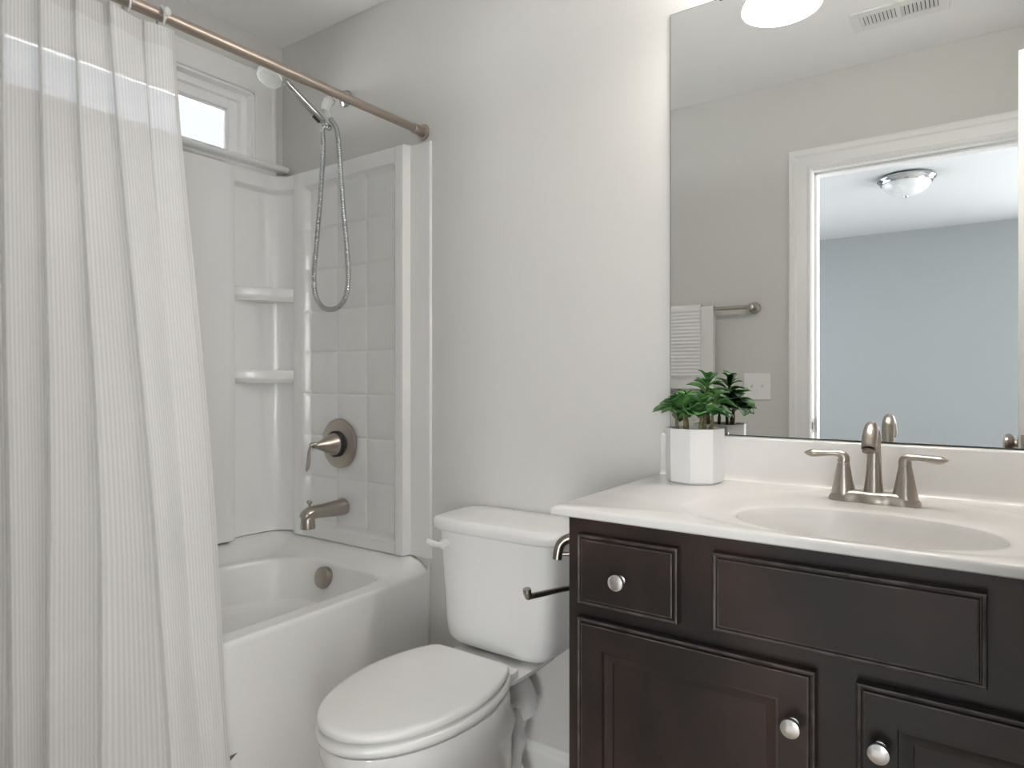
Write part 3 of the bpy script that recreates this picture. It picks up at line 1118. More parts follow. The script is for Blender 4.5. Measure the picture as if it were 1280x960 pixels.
# rear deck carrying the tank
bm_.loft([rrect(tcx, -.19, .050, .11, .33, 4), rrect(tcx, -.185, .070, .125, .362, 4), rrect(tcx, -.178, .105, .145, .384, 4), rrect(tcx, -.176, .126, .150, .395, 4.5), rrect(tcx, -.175, .128, .150, .406, 4.5), rrect(tcx, -.175, .120, .142, .4095, 4.5), rrect(tcx, -.175, .06, .10, .4095, 4.5)])
# trapway bulges
bm_.tube(catmull([(tcx, -.36, .20), (tcx, -.28, .28), (tcx, -.20, .325), (tcx, -.14, .305), (tcx, -.11, .25)], 6), [(.06, .080)] * 25, 28)
bm_.tube(catmull([(tcx, -.13, .30), (tcx, -.155, .235), (tcx, -.20, .17), (tcx, -.21, .10), (tcx, -.18, .03), (tcx, -.17, .002)], 6), [(.062, .084)] * 8 + [(.070, .108)] * 23, 28)
obj('bowl', bm_, M['porcelain'], toi, smooth=60)
for sgn in (-1, 1):
    obj('bolt_cap', MB().lathe([(.014, 0), (.014, .008), (.010, .016), (.004, .019)], (tcx + sgn * .098, -.30, .012), 'z', 20), M['plastic'], toi)
# seat ring and lid: ellipses cut off straight at the back
def trunc(cx, cy_, hw, hl, yb, z, n=96):
    out = []
    for i in range(n):
        a = 2 * PI * i / n
        x, y = cx + hw * math.cos(a), cy_ + hl * math.sin(a)
        if y > yb - .012:
            # small rounded corner into the straight back edge
            e = (y - (yb - .012)) / .012
            y = yb - .012 + .012 * (1 - math.exp(-e))
        out.append((x, y, z))
    return out


seat = MB().loft([trunc(scx, scy, .162, .256, -.285, .410), trunc(scx, scy, .1685, .2635, -.279, .414), trunc(scx, scy, .1705, .266, -.277, .422), trunc(scx, scy, .1685, .2635, -.279, .429), trunc(scx, scy, .163, .257, -.285, .433)])
obj('seat', seat, M['seat'], toi, smooth=50)
lidm = MB().loft([trunc(scx, scy, .158, .252, -.306, .4375), trunc(scx, scy, .1645, .2605, -.300, .440), trunc(scx, scy, .166, .2625, -.298, .446), trunc(scx, scy, .1645, .2605, -.300, .4525), trunc(scx, scy, .160, .2555, -.304, .456),
                  trunc(scx, scy, .150, .243, -.312, .4578), trunc(scx, scy, .09, .15, -.36, .4595), trunc(scx, scy, .03, .05, -.44, .460)])
obj('seat_lid', lidm, M['seat'], toi, smooth=60)
for sgn in (-1, 1):
    hb = MB().box(scx + sgn * .098 - .017, scx + sgn * .098 + .017, -.296, -.258, .4085, .431)
    obj('lid_hinge', hb, M['seat'], toi, smooth=0, bevel=.006, seg=4)
# tank
tk = MB()
tcy = -.118
tk.loft([rrect(tcx, tcy, .118, .060, .418, 5), rrect(tcx, tcy, .146, .080, .4195, 5), rrect(tcx, tcy, .160, .089, .426, 5), rrect(tcx, tcy, .168, .094, .440, 5.5), rrect(tcx, tcy, .1735, .096, .48, 6), rrect(tcx, tcy, .180, .0985, .58, 6),
         rrect(tcx, tcy, .189, .1005, .68, 6), rrect(tcx, tcy, .193, .1015, .727, 6), rrect(tcx, tcy, .18, .09, .728, 6)])
obj('tank', tk, M['porcelain'], toi, smooth=60)
tl = MB()
tl.loft([rrect(tcx, tcy, .196, .104, .7265, 6), rrect(tcx, tcy - .002, .207, .110, .7285, 6), rrect(tcx, tcy - .002, .211, .113, .735, 6), rrect(tcx, tcy - .002, .213, .114, .748, 6), rrect(tcx, tcy - .002, .211, .112, .757, 6),
         rrect(tcx, tcy - .002, .204, .107, .7625, 6), rrect(tcx, tcy - .002, .190, .097, .7645, 6), rrect(tcx, tcy - .002, .10, .05, .766, 5)])
obj('tank_lid', tl, M['porcelain'], toi, smooth=60)
lv = MB()
lx, ly, lz = tcx - .148, tcy - .1005, .692
lv.lathe([(.0145, -.004), (.0145, .008), (.012, .013), (.005, .0145)], (lx, ly, lz), '-y', 28)
lv.tube(catmull([(lx + .002, ly - .013, lz), (lx - .018, ly - .017, lz - .001), (lx - .036, ly - .018, lz + .001), (lx - .052, ly - .016, lz + .004)], 5), [(.0075, .006)] * 6 + [(.0085, .0055)] * 8 + [(.006, .004)] * 2, 16)
obj('flush_lever', lv, M['plastic'], toi, smooth=50)

# ------------------------------------------------------------------ toilet paper holder on the vanity side
VXL = -.634
tp = thing('toilet_paper_holder', 'empty dark nickel toilet paper holder on the side of the dark vanity', 'toilet paper holder', (VXL, -.43, .79))
obj('mount', MB().lathe([(.022, 0), (.022, .004), (.017, .009), (.010, .012)], (VXL - .0005, -.425, .806), '-x', 28), M['nickel_dark'], tp, smooth=30)
ap = catmull([(VXL - .006, -.425, .806), (VXL - .022, -.428, .818), (VXL - .042, -.436, .822), (VXL - .056, -.446, .812), (VXL - .060, -.452, .796), (VXL - .061, -.455, .780)], 6)
obj('post', MB().tube(ap, [(.0095, .0095)] * len(ap), 20), M['nickel_dark'], tp)
obj('pivot_pin', MB().tube([(VXL - .060, -.450, .790), (VXL - .03, -.436, .792), (VXL - .012, -.425, .79)], .0045, 12), M['nickel_dark'], tp)
arm = catmull([(VXL - .014, -.425, .800), (VXL - .026, -.395, .78), (VXL - .040, -.375, .745), (VXL - .052, -.378, .718), (VXL - .056, -.40, .711), (VXL - .056, -.45, .7185), (VXL - .056, -.52, .7285), (VXL - .056, -.560, .7345)], 8)
obj('roll_arm', MB().tube(arm, .0058, 14), M['nickel_dark'], tp)
obj('end_tip', MB().tube(catmull([(VXL - .056, -.556, .734), (VXL - .056, -.566, .7365), (VXL - .056, -.571, .743), (VXL - .056, -.573, .752)], 5), [.0062] * 5 + [.0078] * 9 + [.0075] * 2, 14), M['nickel'], tp)

# ------------------------------------------------------------------ vanity cabinet
VXR = .340
VYF = -.511
van = thing('vanity_cabinet', 'dark espresso bathroom vanity cabinet with panelled doors under the white countertop', 'vanity cabinet', ((VXL + VXR) / 2, -.26, 0))
obj('carcass', MB().box(VXL, VXL + .018, VYF + .012, -.003, .10, .8885).box(VXR - .018, VXR, VYF + .012, -.003, .10, .8885).box(VXL, VXR, VYF, VYF + .0115, .10, .8885).box(VXL + .018, VXR - .018, VYF + .012, -.003, .10, .118).box(VXL + .018, VXR - .018, -.012, -.003, .118, .70), M['wood'], van, smooth=0)
obj('toe_kick', MB().box(VXL + .02, VXR - .02, VYF + .065, -.01, 0, .10), M['wood'], van, smooth=0)


def panel(x0, x1, z0, z1, steps):
    """nested rectangle rings: (inset, y) from the back edge to the middle"""
    rings = []
    for ins, y in steps:
        rings.append([(x0 + ins, y, z0 + ins), (x1 - ins, y, z0 + ins), (x1 - ins, y, z1 - ins), (x0 + ins, y, z1 - ins)])
    return MB().loft(rings, True, True)


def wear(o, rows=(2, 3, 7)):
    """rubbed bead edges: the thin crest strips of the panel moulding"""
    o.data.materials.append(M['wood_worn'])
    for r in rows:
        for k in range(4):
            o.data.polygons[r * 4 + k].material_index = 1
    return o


YB = VYF - .0003
EDGE = [(0, YB), (0, YB - .0140), (.0012, YB - .0165), (.0035, YB - .0175), (.0058, YB - .0165), (.0068, YB - .0148), (.0082, YB - .0146), (.0095, YB - .0182), (.0115, YB - .0190)]
DOOR_IN = [(.050, YB - .0190), (.0525, YB - .0185), (.0535, YB - .0140), (.0575, YB - .0148), (.066, YB - .0125), (.0715, YB - .0115), (.0725, YB - .0085)]


def knob(x, z, parent, y=YB - .019):
    prof = [(.0085, -.001), (.0085, .0015), (.0055, .0035), (.0052, .010), (.0075, .014), (.0135, .0165), (.0152, .0185), (.0154, .0215), (.0140, .0240), (.009, .0258), (.003, .0264)]
    o = obj('knob', MB().lathe(prof, (x, y, z), '-y', 32), M['satin'], parent, smooth=35)
    o['label'] = 'round satin silver knob'
    return o


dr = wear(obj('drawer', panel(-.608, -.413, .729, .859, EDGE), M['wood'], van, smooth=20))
knob(-.517, .788, dr)
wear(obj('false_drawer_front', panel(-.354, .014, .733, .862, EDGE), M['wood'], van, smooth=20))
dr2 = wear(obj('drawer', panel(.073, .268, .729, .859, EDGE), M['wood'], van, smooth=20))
knob(.170, .788, dr2)
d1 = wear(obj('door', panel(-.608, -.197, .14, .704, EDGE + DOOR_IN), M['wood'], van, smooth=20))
knob(-.228, .620, d1)
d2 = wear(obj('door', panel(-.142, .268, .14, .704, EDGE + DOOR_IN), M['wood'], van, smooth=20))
knob(-.111, .620, d2)

# ------------------------------------------------------------------ countertop with integral basin
CX0, CX1, CYF = -.657, .356, -.540
ctop = thing('vanity_countertop', 'white cultured marble countertop with integral oval sink on the dark vanity', 'countertop', ((CX0 + CX1) / 2, -.27, .889))
kx, ky = -.157, -.368
N2 = 160
th2 = [2 * PI * i / N2 for i in range(N2)]
for x, y in ((CX0, CYF), (CX1, CYF), (CX0, -.003), (CX1, -.003)):
    a = math.atan2(y - ky, x - kx) % (2 * PI)
    j = min(range(N2), key=lambda k: abs(th2[k] - a))
    th2[j] = a
ZC = .907
outr = [rect_dir(t, kx, ky, CX0, CX1, CYF, -.003) for t in th2]


def ell(hx_, hy_, cy_=ky, p=2.15):
    return [(kx + superell(t, hx_, hy_, p)[0], cy_ + superell(t, hx_, hy_, p)[1]) for t in th2]


def inset(pts, d):
    return [(min(max(x, CX0 + d), CX1 - d), min(max(y, CYF + d), -.003 - (d if False else 0))) for x, y in pts]


# outer dished ring (behind the faucet) clipped to the slab
def dish(scale):
    out = []
    for t in th2:
        ox, oy = superell(t, .300 * scale, (.312 if math.sin(t) > 0 else .158) * scale, 2.2)
        out.append((kx + ox, max(ky + oy, CYF + .014)))
    return out


bowl_e = ell(.2005, .1305)
rg = []
rg.append([(x, y, .8892) for x, y in inset(outr, .004)])
rg.append([(x, y, .892) for x, y in outr])
rg.append([(x, y, ZC - .006) for x, y in outr])
rg.append([(x, y, ZC - .002) for x, y in inset(outr, .0018)])
rg.append([(x, y, ZC) for x, y in inset(outr, .0055)])
D1 = dish(1.02)
D0 = dish(.975)
rg.append([(x, y, ZC) for x, y in D1])
rg.append([(lerp(x, a, .5), lerp(y, b, .5), ZC - .001) for (x, y), (a, b) in zip(D1, D0)])
rg.append([(x, y, ZC - .0026) for x, y in D0])
for t, dz in ((.5, -.003), (.85, -.0035), (.96, -.0045)):
    rg.append([(lerp(x, a, t), lerp(y, b, t), ZC + dz) for (x, y), (a, b) in zip(D0, bowl_e)])
rg.append([(x, y, ZC - .007) for x, y in bowl_e])
slab = MB().loft(rg, False, False)
# underside
obj('slab', slab, M['marble'], ctop, smooth=40)
bas = [[(x, y, ZC - .007) for x, y in bowl_e]]
for k, dz in ((.988, -.0105), (.972, -.018), (.94, -.033), (.88, -.053), (.80, -.070), (.70, -.084), (.56, -.094), (.40, -.107), (.22, -.113), (.11, -.1145)):
    bas.append([(x, y, ZC - .0105 + (dz + .0105) * 1.3) for x, y in ell(.2005 * k, .1305 * k)])
obj('sink_basin', MB().loft(bas, False, True), M['marble'], ctop, smooth=60)
obj('sink_drain', MB().lathe([(.022, 0), (.022, .003), (.015, .004), (.005, .006)], (kx, ky, ZC - .1467), 'z', 24), M['nickel'], ctop)
bsp = [(-.003, .9068), (-.030, .9068), (-.026, .9085), (-.0235, .913), (-.0225, .922), (-.0215, 1.003), (-.0195, 1.007), (-.016, 1.009), (-.003, 1.009)]
bl = MB()
bl.loft([[(x, y * k if False else y, z) for y, z in bsp] for x, k in ((CX0 + .006, 1), (CX1, 1))])
obj('backsplash', bl, M['marble'], ctop, smooth=50, bevel=.0012, seg=2)

# ------------------------------------------------------------------ faucet
fx, fy, fz = -.163, -.135, ZC - .0026
fau = thing('faucet', 'brushed nickel two-handle faucet behind the oval sink', 'faucet', (fx, fy, fz))
bp_ = []
for hw, hd, z in ((.080, .028, 0), (.0805, .0285, .004), (.078, .027, .010), (.073, .0245, .016), (.066, .021, .020), (.05, .012, .0215)):
    ring = []
    for i in range(56):
        a = 2 * PI * i / 56
        c, s = math.cos(a), math.sin(a)
        r = (abs(c) ** 2.6 + abs(s) ** 2.6) ** (-1 / 2.6)
        x, y = hw * r * c, hd * r * s
        # gently waisted: pinched between the handles and the spout
        y *= 1 - .18 * math.exp(-((abs(x) - .028) / .012) ** 2)
        ring.append((fx + x, fy + y, fz + z))
    bp_.append(ring)
obj('base_plate', MB().loft(bp_), M['nickel'], fau, smooth=50)
spp = [((fx, fy, fz + .016), (.0195, .0205)), ((fx, fy, fz + .024), (.0175, .0185)), ((fx, fy + .001, fz + .05), (.0150, .0155)), ((fx, fy + .003, fz + .08), (.0132, .0138)), ((fx, fy + .003, fz + .105), (.0125, .0132)),
       ((fx, fy - .001, fz + .125), (.0125, .0135)), ((fx, fy - .010, fz + .140), (.0125, .0140)), ((fx, fy - .026, fz + .147), (.0120, .0145)), ((fx, fy - .044, fz + .144), (.0120, .0148)), ((fx, fy - .060, fz + .134), (.0125, .0146)), ((fx, fy - .073, fz + .118), (.0125, .0140)), ((fx, fy - .0775, fz + .111), (.0122, .0136))]
obj('spout', MB().tube(catmull([p for p, r in spp], 4), [(lerp(spp[min(i // 4, 11)][1][0], spp[min(i // 4 + 1, 11)][1][0], (i % 4) / 4), lerp(spp[min(i // 4, 11)][1][1], spp[min(i // 4 + 1, 11)][1][1], (i % 4) / 4)) for i in range(45)], 28), M['nickel'], fau, smooth=60)
obj('aerator', MB().lathe([(.0105, 0), (.0105, .004), (.008, .005)], (fx, fy - .0785, fz + .109), (0, -.42, -.9), 24), M['nickel_dark'], fau)
for sg in (-1, 1):
    hx_ = fx + sg * .0535
    hb = MB().lathe([(.0225, .012), (.0215, .020), (.0175, .040), (.0135, .062), (.0115, .073), (.0108, .0735), (.0108, .0745)], (hx_, fy, fz), 'z', 36)
    hnd = obj('handle', hb, M['nickel'], fau, smooth=40)
    lp = catmull([(hx_, fy, fz + .0750), (hx_, fy, fz + .084), (hx_ + sg * .005, fy - .001, fz + .0905), (hx_ + sg * .016, fy - .003, fz + .0925), (hx_ + sg * .032, fy - .006, fz + .0922), (hx_ + sg * .050, fy - .010, fz + .0912), (hx_ + sg * .062, fy - .013, fz + .0910), (hx_ + sg * .071, fy - .015, fz + .0915)], 5)
    n_ = len(lp)
    rr = []
    for i in range(n_):
        t = i / (n_ - 1)
        w = lerp(.0112, .0085, sstep(0, .45, t)) + .0040 * math.exp(-((t - .75) / .16) ** 2)
        hgt = lerp(.0112, .0058, sstep(.12, .45, t)) + .0022 * math.exp(-((t - .74) / .14) ** 2)
        k = max(1 - (max(t - .80, 0) / .202) ** 1.8, 0)
        rr.append((hgt * k, w * k))
    # orient: first radius of the tube frame follows the initial "up" x-axis
    mbk = MB()
    T_prev = None
    rings = []
    for i, p in enumerate(lp):
        a = lp[max(i - 1, 0)]
        b = lp[min(i + 1, n_ - 1)]
        T = (b - a).normalized()
        side = Vector((0, 1, 0))
        side = (side - T * side.dot(T)).normalized()
        up = T.cross(side) * (-sg)
        h_, w_ = rr[i]
        rings.append([p + side * math.cos(2 * PI * j / 20) * w_ + up * math.sin(2 * PI * j / 20) * h_ for j in range(20)])
    mbk.loft(rings)
    obj('lever', mbk, M['nickel'], hnd, smooth=60)

# ------------------------------------------------------------------ wall mirror
MX0, MX1, MZ0, MZ1 = -.632, .342, 1.0105, 2.068
mir = thing('wall_mirror', 'large frameless wall mirror above the sink backsplash', 'mirror', ((MX0 + MX1) / 2, -.003, MZ0))
obj('glass_edge', MB().box(MX0, MX1, -.0052, -.0006, MZ0, MZ1), M['mirror_edge'], mir, smooth=0)
obj('silvered_face', MB().add([(MX0 + .0012, -.0056, MZ0 + .0022), (MX1 - .001, -.0056, MZ0 + .0022), (MX1 - .001, -.0056, MZ1 - .0012), (MX0 + .0012, -.0056, MZ1 - .0012)], [(0, 1, 2, 3)]), M['mirror'], mir, smooth=0)
for cxm in (-.495, .20):
    c = obj('mirror_clip', MB().box(cxm - .012, cxm + .012, -.0075, -.0006, MZ1 - .006, MZ1 + .008), M['dark'], mir, smooth=0, bevel=.0015, seg=2)
    c['label'] = 'small dark clip holding the mirror edge'
for cxm in (-.495, .20):
    c = obj('mirror_clip', MB().box(cxm - .009, cxm + .009, -.0085, -.0006, MZ0 - .0005, MZ0 + .007), M['nickel_dark'], mir, smooth=0, bevel=.0015, seg=2)
    c['label'] = 'small dark clip holding the mirror edge'

# ------------------------------------------------------------------ vanity light above the mirror
vl = thing('vanity_light', 'lit vanity light with white glass bell shades over the mirror, reflected at its top', 'vanity light', (-.113, 0, 2.22))
obj('back_plate', MB().box(-.40, .175, -.028, -.0008, 2.185, 2.265), M['nickel'], vl, smooth=0, bevel=.008, seg=4)
for lxv in (-.393, -.113, .167):
    sh = MB()
    outp = [(.093, 0), (.088, .012), (.076, .035), (.060, .062), (.045, .085), (.034, .100), (.026, .106)]
    inp = [(r - .003, h - .002) for r, h in reversed(outp)]
    inp[-1] = (.0905, 0.0)
    yv = -.128
    sh.lathe(outp + inp + [(.093, 0)], (lxv, yv, 2.066), 'z', 48, False, False)
    so = obj('glass_shade', sh, M['shade'], vl, smooth=60)
    so['label'] = 'lit frosted white bell shade'
    obj('bulb', MB().ball((lxv, yv, 2.135), .026, 20, 12), M['bulb'], so)
    obj('arm', MB().tube(catmull([(lxv, -.025, 2.225), (lxv, -.07, 2.235), (lxv, -.115, 2.222), (lxv, yv, 2.195), (lxv, yv, 2.165)], 6), .008, 16).lathe([(.03, 0), (.026, .02), (.012, .03)], (lxv, yv, 2.165), 'z', 28), M['nickel'], vl)

# ------------------------------------------------------------------ potted plant
pcx, pcy = -.536, -.098
plant = thing('potted_plant', 'small leafy green plant in a white faceted pot on the countertop by the mirror', 'potted plant', (pcx, pcy, ZC))
NS = 8


def octa(r, z, rot=.20, f=(1, 1)):
    return [(pcx + r * math.cos(rot + 2 * PI * i / NS) * f[0], pcy + r * math.sin(rot + 2 * PI * i / NS) * f[1], z) for i in range(NS)]


pot = MB().loft([octa(.058, ZC + .0003), octa(.0655, ZC + .005), octa(.0670, ZC + .05), octa(.0672, ZC + .1235), octa(.0662, ZC + .126), octa(.0640, ZC + .126), octa(.0625, ZC + .124), octa(.061, ZC + .108)], True, True)
obj('pot', pot, M['ceramic'], plant, smooth=20, bevel=.0012, seg=2)
obj('soil', MB().lathe([(.058, 0), (.052, .006), (.03, .010), (.01, .011)], (pcx, pcy, ZC + .1065), 'z', 24), M['soil'], plant)
random.seed(11)


def leaf(mb, base, dirv, length, width, droop, roll=0):
    """one obovate leaf with a raised midrib fold, curved along its length"""
    d = Vector(dirv).normalized()
    side = d.cross(Vector((0, 0, 1)))
    if side.length < 1e-3:
        side = Vector((1, 0, 0))
    side.normalize()
    up = side.cross(d).normalized()
    side = (side * math.cos(roll) + up * math.sin(roll)).normalized()
    up = side.cross(d).normalized()
    n = 9
    k = len(mb.v)
    for i in range(n):
        t = i / (n - 1)
        w = width * .5 * (t ** .75) * math.sqrt(max(1 - t ** 3.2, 0)) * 1.28 + .0006
        if t > .999:
            w = .0010
        c = Vector(base) + d * length * t + up * (-droop * length * t * t + .10 * length * math.sin(PI * t))
        for q in (-1, -.5, 0, .5, 1):
            mb.v.append(tuple(c + side * w * q + up * (abs(q) ** 1.5) * w * .42))
    for i in range(n - 1):
        for q in range(4):
            a = k + i * 5 + q
            mb.f.append((a, a + 1, a + 6, a + 5))


stems = [(-.034, -.016, .060, -.006, -.002, .040), (-.012, -.030, .066, -.004, -.006, .050), (.020, -.026, .058, .010, -.006, .046), (.022, .004, .112, .006, .004, .042), (-.022, .016, .072, -.008, .004, .042), (.034, .008, .076, .010, .004, .040)]
for q_, (ox, oy, hgt, tx, ty, ls) in enumerate(stems):
    b0 = Vector((pcx + ox, pcy + oy, ZC + .108))
    tip = b0 + Vector((tx, ty, hgt + .010))
    mid = b0.lerp(tip, .5) + Vector((random.uniform(-.004, .004), random.uniform(-.004, .004), 0))
    st = obj('stem', MB().tube(catmull([b0, mid, tip], 5), [.0042] * 5 + [.0028] * 6, 10), M['stem'], plant)
    fm = MB()
    a0 = random.uniform(0, 6.28)
    tiers = [(.66, 3, 1.0, .22), (.80, 4, 1.0, .42), (.92, 3, .85, .75), (1.0, 3, .62, 1.1)]
    if hgt > .1:
        tiers = [(.56, 3, 1.1, .25), (.66, 3, 1.05, .40), (.78, 4, .95, .55), (.90, 5, .85, .8), (1.0, 4, .7, 1.15)]
    for lvl, (zf, cnt, lf, el) in enumerate(tiers):
        for q in range(cnt):
            an = a0 + lvl * 2.4 + 2 * PI * q / cnt + random.uniform(-.4, .4)
            e = el + random.uniform(-.22, .22)
            dv = (math.cos(an) * math.cos(e), math.sin(an) * math.cos(e), math.sin(e))
            L = ls * lf * random.uniform(.95, 1.32)
            p0 = b0.lerp(tip, zf)
            if p0.y + dv[1] * L > -.014:
                dv = (dv[0], min(dv[1], (-.014 - p0.y) / L), dv[2])
            wd = L * (random.uniform(.70, .88) if hgt < .1 or lvl < 2 else random.uniform(.42, .55))
            leaf(fm, p0, dv, L, wd, random.uniform(.12, .48), random.uniform(-.55, .55))
    fo = obj('leaf_cluster', fm, M['leaf'], plant, smooth=80, recalc=False)
    sd = fo.modifiers.new('thickness', 'SOLIDIFY')
    sd.thickness = .0007

# ------------------------------------------------------------------ towel bar, towels, switch plate on the front wall (seen in the mirror)
tb = thing('towel_bar', 'brushed nickel towel bar on the wall beside the doorway, seen in the mirror', 'towel bar', (-1.10, YF, 1.462))
obj('bar', MB().tube([(-1.40, YF + .062, 1.462), (-.815, YF + .062, 1.462)], .0085, 20), M['nickel'], tb)
for bx in (-.808, -1.408):
    obj('post', MB().lathe([(.026, 0), (.026, .004), (.021, .010), (.0125, .016), (.011, .045), (.0135, .055), (.0150, .066), (.012, .075), (.005, .077)], (bx, YF + .0008, 1.462), 'y', 32), M['nickel'], tb, smooth=40)


def hung_towel(x0, x1, zf, zb_, r, thick, ribs, seed):
    """folded towel over the bar: back drop, over the bar, front drop; ribs = horizontal texture ridges"""
    random.seed(seed)
    yb_, zc_ = YF + .062, 1.462
    prof = []
    nb = 40
    for i in range(nb + 1):
        prof.append((yb_ - r - .002 * math.sin(i * .2), lerp(zb_, zc_, i / nb)))
    for i in range(1, 12):
        a = PI - PI * i / 12
        prof.append((yb_ + r * math.cos(a), zc_ + r * math.sin(a)))
    nf = 120
    for i in range(nf + 1):
        z = lerp(zc_, zf, i / nf)
        rb = (.0022 * math.sin((zc_ - z) * 2 * PI / .0165)) if ribs else 0
        prof.append((yb_ + r + rb, z))
    outer_, inner_ = prof, []
    for i, (y, z) in enumerate(prof):
        if nb < i < nb + 12:
            k_ = (r - thick) / r
            inner_.append((yb_ + (y - yb_) * k_, zc_ + (z - zc_) * k_))
        else:
            inner_.append((y + (thick if i <= nb else -thick), z))
    loop = outer_ + list(reversed(inner_))
    mb_ = MB()
    xs = [x0, x0 + .004] + list(np.linspace(x0 + .012, x1 - .012, 8)) + [x1 - .004, x1]
    rings_ = []
    for j, x in enumerate(xs):
        sq = .55 if j in (0, len(xs) - 1) else (.9 if j in (1, len(xs) - 2) else 1)
        wv = .0015 * math.sin(x * 60 + seed)
        rings_.append([(x, yb_ + (y - yb_) * (1 if sq == 1 else lerp(1, .985, 1 - sq)) + wv, z) for y, z in loop])
    return mb_.loft(rings_)


tag(obj('bath_towel', hung_towel(-1.30, -.972, 1.10, 1.12, .0150, .003, False, 3), M['towel'], None, smooth=60), 'smooth white bath towel hung on the towel bar beneath the ribbed towel', 'towel')
tag(obj('hand_towel', hung_towel(-1.275, -1.028, 1.152, 1.16, .0255, .005, True, 5), M['towel'], None, smooth=60), 'ribbed white hand towel folded over the bath towel on the bar', 'towel')

sw = thing('light_switch', 'white double light switch plate by the door casing, seen in the mirror behind the plant', 'light switch', (-.797, YF, 1.112))
obj('plate', MB().box(-.8555, -.7385, YF + .0005, YF + .0065, 1.052, 1.172), M['plastic'], sw, smooth=0, bevel=.004, seg=3)
for tx_ in (-.820, -.774):
    obj('toggle_frame', MB().box(tx_ - .007, tx_ + .007, YF + .006, YF + .0075, 1.100, 1.124), M['trim'], sw, smooth=0, bevel=.0006, seg=1)
    obj('toggle', MB().loft([[(tx_ - .005, YF + .006, 1.104), (tx_ + .005, YF + .006, 1.104), (tx_ + .005, YF + .006, 1.120), (tx_ - .005, YF + .006, 1.120)],
                             [(tx_ - .004, YF + .021, 1.116), (tx_ + .004, YF + .021, 1.116), (tx_ + .004, YF + .019, 1.125), (tx_ - .004, YF + .019, 1.125)]]), M['plastic'], sw, smooth=0, bevel=.0008, seg=2)
    for zs_ in (1.142, 1.082):
        obj('screw', MB().lathe([(.003, 0), (.0025, .001)], (tx_, YF + .0064, zs_), 'y', 12), M['plastic'], sw)

# ------------------------------------------------------------------ ceiling vent
vent = thing('ceiling_vent', 'white louvred register on the bathroom ceiling, seen at the mirror top', 'ceiling vent', (-.22, -1.088, H))
vx0, vx1, vy0, vy1 = -.368, -.072, -1.161, -1.015
bx_ = [(-.338, -.228), (-.212, -.102)]
fr = MB()
zv0, zv1 = H - .007, H - .0005
fr.box(vx0, bx_[0][0], vy0, vy1, zv0, zv1).box(bx_[1][1], vx1, vy0, vy1, zv0, zv1).box(bx_[0][1], bx_[1][0], vy0, vy1, zv0, zv1)
for a, b in bx_:
    fr.box(a, b, vy0, -1.128, zv0, zv1).box(a, b, -1.052, vy1, zv0, zv1)
obj('frame', fr, M['plastic'], vent, smooth=0, bevel=.0015, seg=2)
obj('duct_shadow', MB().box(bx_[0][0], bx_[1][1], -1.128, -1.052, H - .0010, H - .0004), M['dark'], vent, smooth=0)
for b, (a, c) in enumerate(bx_):
    for i in range(9):
        x = lerp(a, c, (i + .5) / 9)
        sgn = -1 if b == 0 else 1
        obj('louvre', MB().add([(x - .0055, -1.128, H - .0068), (x - .0055, -1.052, H - .0068), (x + .0030 , -1.052, H - .0018), (x + .0030, -1.128, H - .0018),
                                (x - .0045, -1.128, H - .0074), (x - .0045, -1.052, H - .0074), (x + .0038, -1.052, H - .0022), (x + .0038, -1.128, H - .0022)],
                               [(0, 1, 2, 3), (4, 7, 6, 5), (0, 4, 5, 1), (3, 2, 6, 7), (0, 3, 7, 4), (1, 5, 6, 2)]), M['plastic'], vent, smooth=0)

# ------------------------------------------------------------------ bedroom ceiling light
bl_ = thing('ceiling_light', 'flush-mount ceiling light with chrome rim and white glass bowl, seen through the doorway', 'ceiling light', (-.36, -3.32, H))
obj('rim', MB().lathe([(.120, 0), (.150, -.004), (.165, -.012), (.166, -.022), (.158, -.032), (.150, -.038), (.146, -.046), (.138, -.048), (.12, -.046)], (-.36, -3.32, H - .0006), 'z', 56), M['chrome'], bl_, smooth=30)
obj('glass_bowl', MB().lathe([(.138, -.044), (.134, -.062), (.118, -.085), (.090, -.106), (.055, -.119), (.020, -.124), (.004, -.1245)], (-.36, -3.32, H), 'z', 56), M['alabaster'], bl_, smooth=60)
obj('finial', MB().lathe([(.013, -.122), (.014, -.127), (.009, -.134), (.003, -.138)], (-.36, -3.32, H), 'z', 24), M['chrome'], bl_, smooth=50)

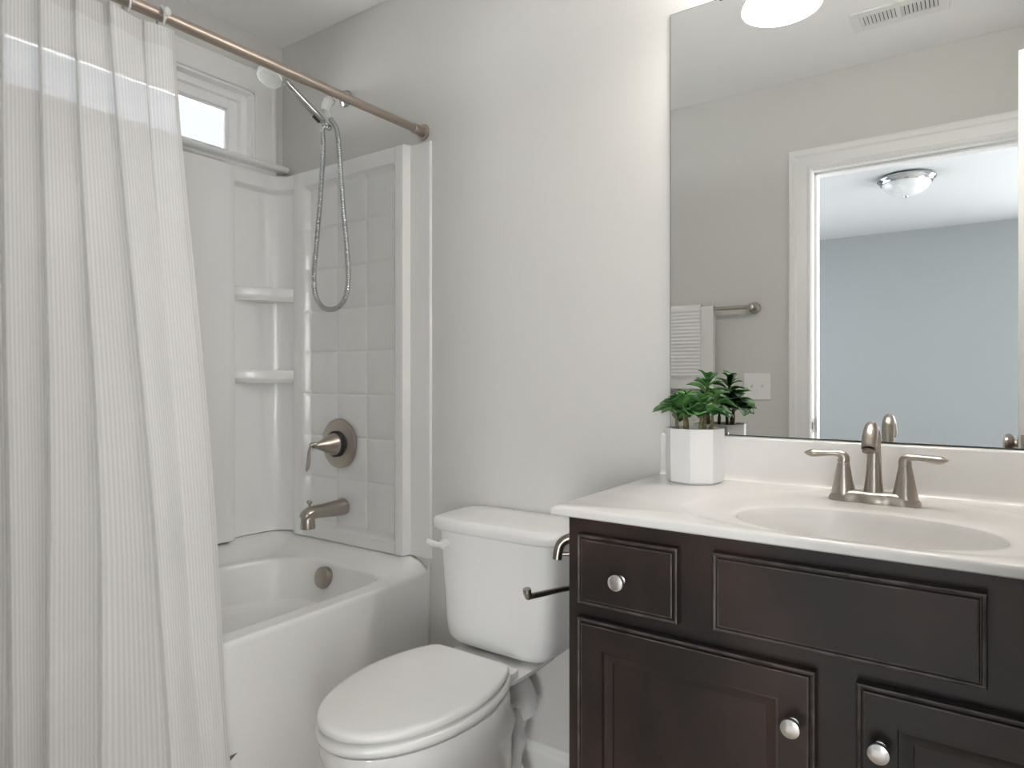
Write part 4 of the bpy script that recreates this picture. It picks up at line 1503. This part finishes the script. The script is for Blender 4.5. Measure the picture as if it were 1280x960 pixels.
# ------------------------------------------------------------------ bathroom door, standing open
hinge = Vector((.236, YF + .004, 0))
edge = Vector((.096, -.654, 0))
dv = (edge - hinge)
DWd = dv.length
dn = Vector((dv.y, -dv.x, 0)).normalized()
if dn.x < 0:
    dn = -dn
dd = dv.normalized()


def dpt(a, t, z):
    """a along the leaf from the hinge, t through the thickness (towards +X), z height"""
    p = hinge + dd * a + dn * t
    return (p.x, p.y, z)


def dbox(mb, a0, a1, t0, t1, z0, z1):
    v = [dpt(a, t, z) for a in (a0, a1) for t in (t0, t1) for z in (z0, z1)]
    return mb.add(v, [(0, 1, 3, 2), (4, 6, 7, 5), (0, 4, 5, 1), (2, 3, 7, 6), (0, 2, 6, 4), (1, 5, 7, 3)])


door = tag(obj('door_1', dbox(MB(), 0, DWd, 0, .035, .012, 2.035), M['trim'], None, smooth=0, bevel=.0015, seg=2), 'white bathroom door standing open at the right edge of the mirror', 'door', kind='structure')
ka, kz = DWd - .060, .966
kb = MB()
kc = Vector(dpt(ka, 0, kz))
kb.lathe([(.032, -.001), (.032, .003), (.028, .006), (.015, .008), (.0105, .010), (.0105, .014), (.0130, .016), (.022, .020), (.0275, .027), (.0265, .034), (.018, .040), (.006, .042)], kc, -dn, 36)
kb.lathe([(.032, -.001), (.032, .003), (.028, .006), (.015, .008), (.0105, .010), (.0105, .014), (.0130, .016), (.022, .020), (.0275, .027), (.0265, .034), (.018, .040), (.006, .042)], Vector(dpt(ka, .035, kz)), dn, 36)
obj('knob', kb, M['nickel'], door, smooth=40)
obj('latch_plate', dbox(MB(), DWd - .0005, DWd + .0014, .006, .029, kz - .029, kz + .029).add([dpt(DWd, .012, kz - .008), dpt(DWd, .012, kz + .008), dpt(DWd + .009, .012, kz + .008), dpt(DWd + .009, .012, kz - .008), dpt(DWd, .022, kz - .008), dpt(DWd, .022, kz + .008)],
    [(0, 1, 2, 3), (4, 3, 2, 5), (0, 3, 4), (1, 5, 2)]), M['nickel'], door, smooth=0)
for hz in (.22, 1.02, 1.82):
    obj('hinge', MB().tube([(hinge.x + .004, hinge.y + .006, hz - .045), (hinge.x + .004, hinge.y + .006, hz + .045)], .006, 14), M['nickel_dark'], door)
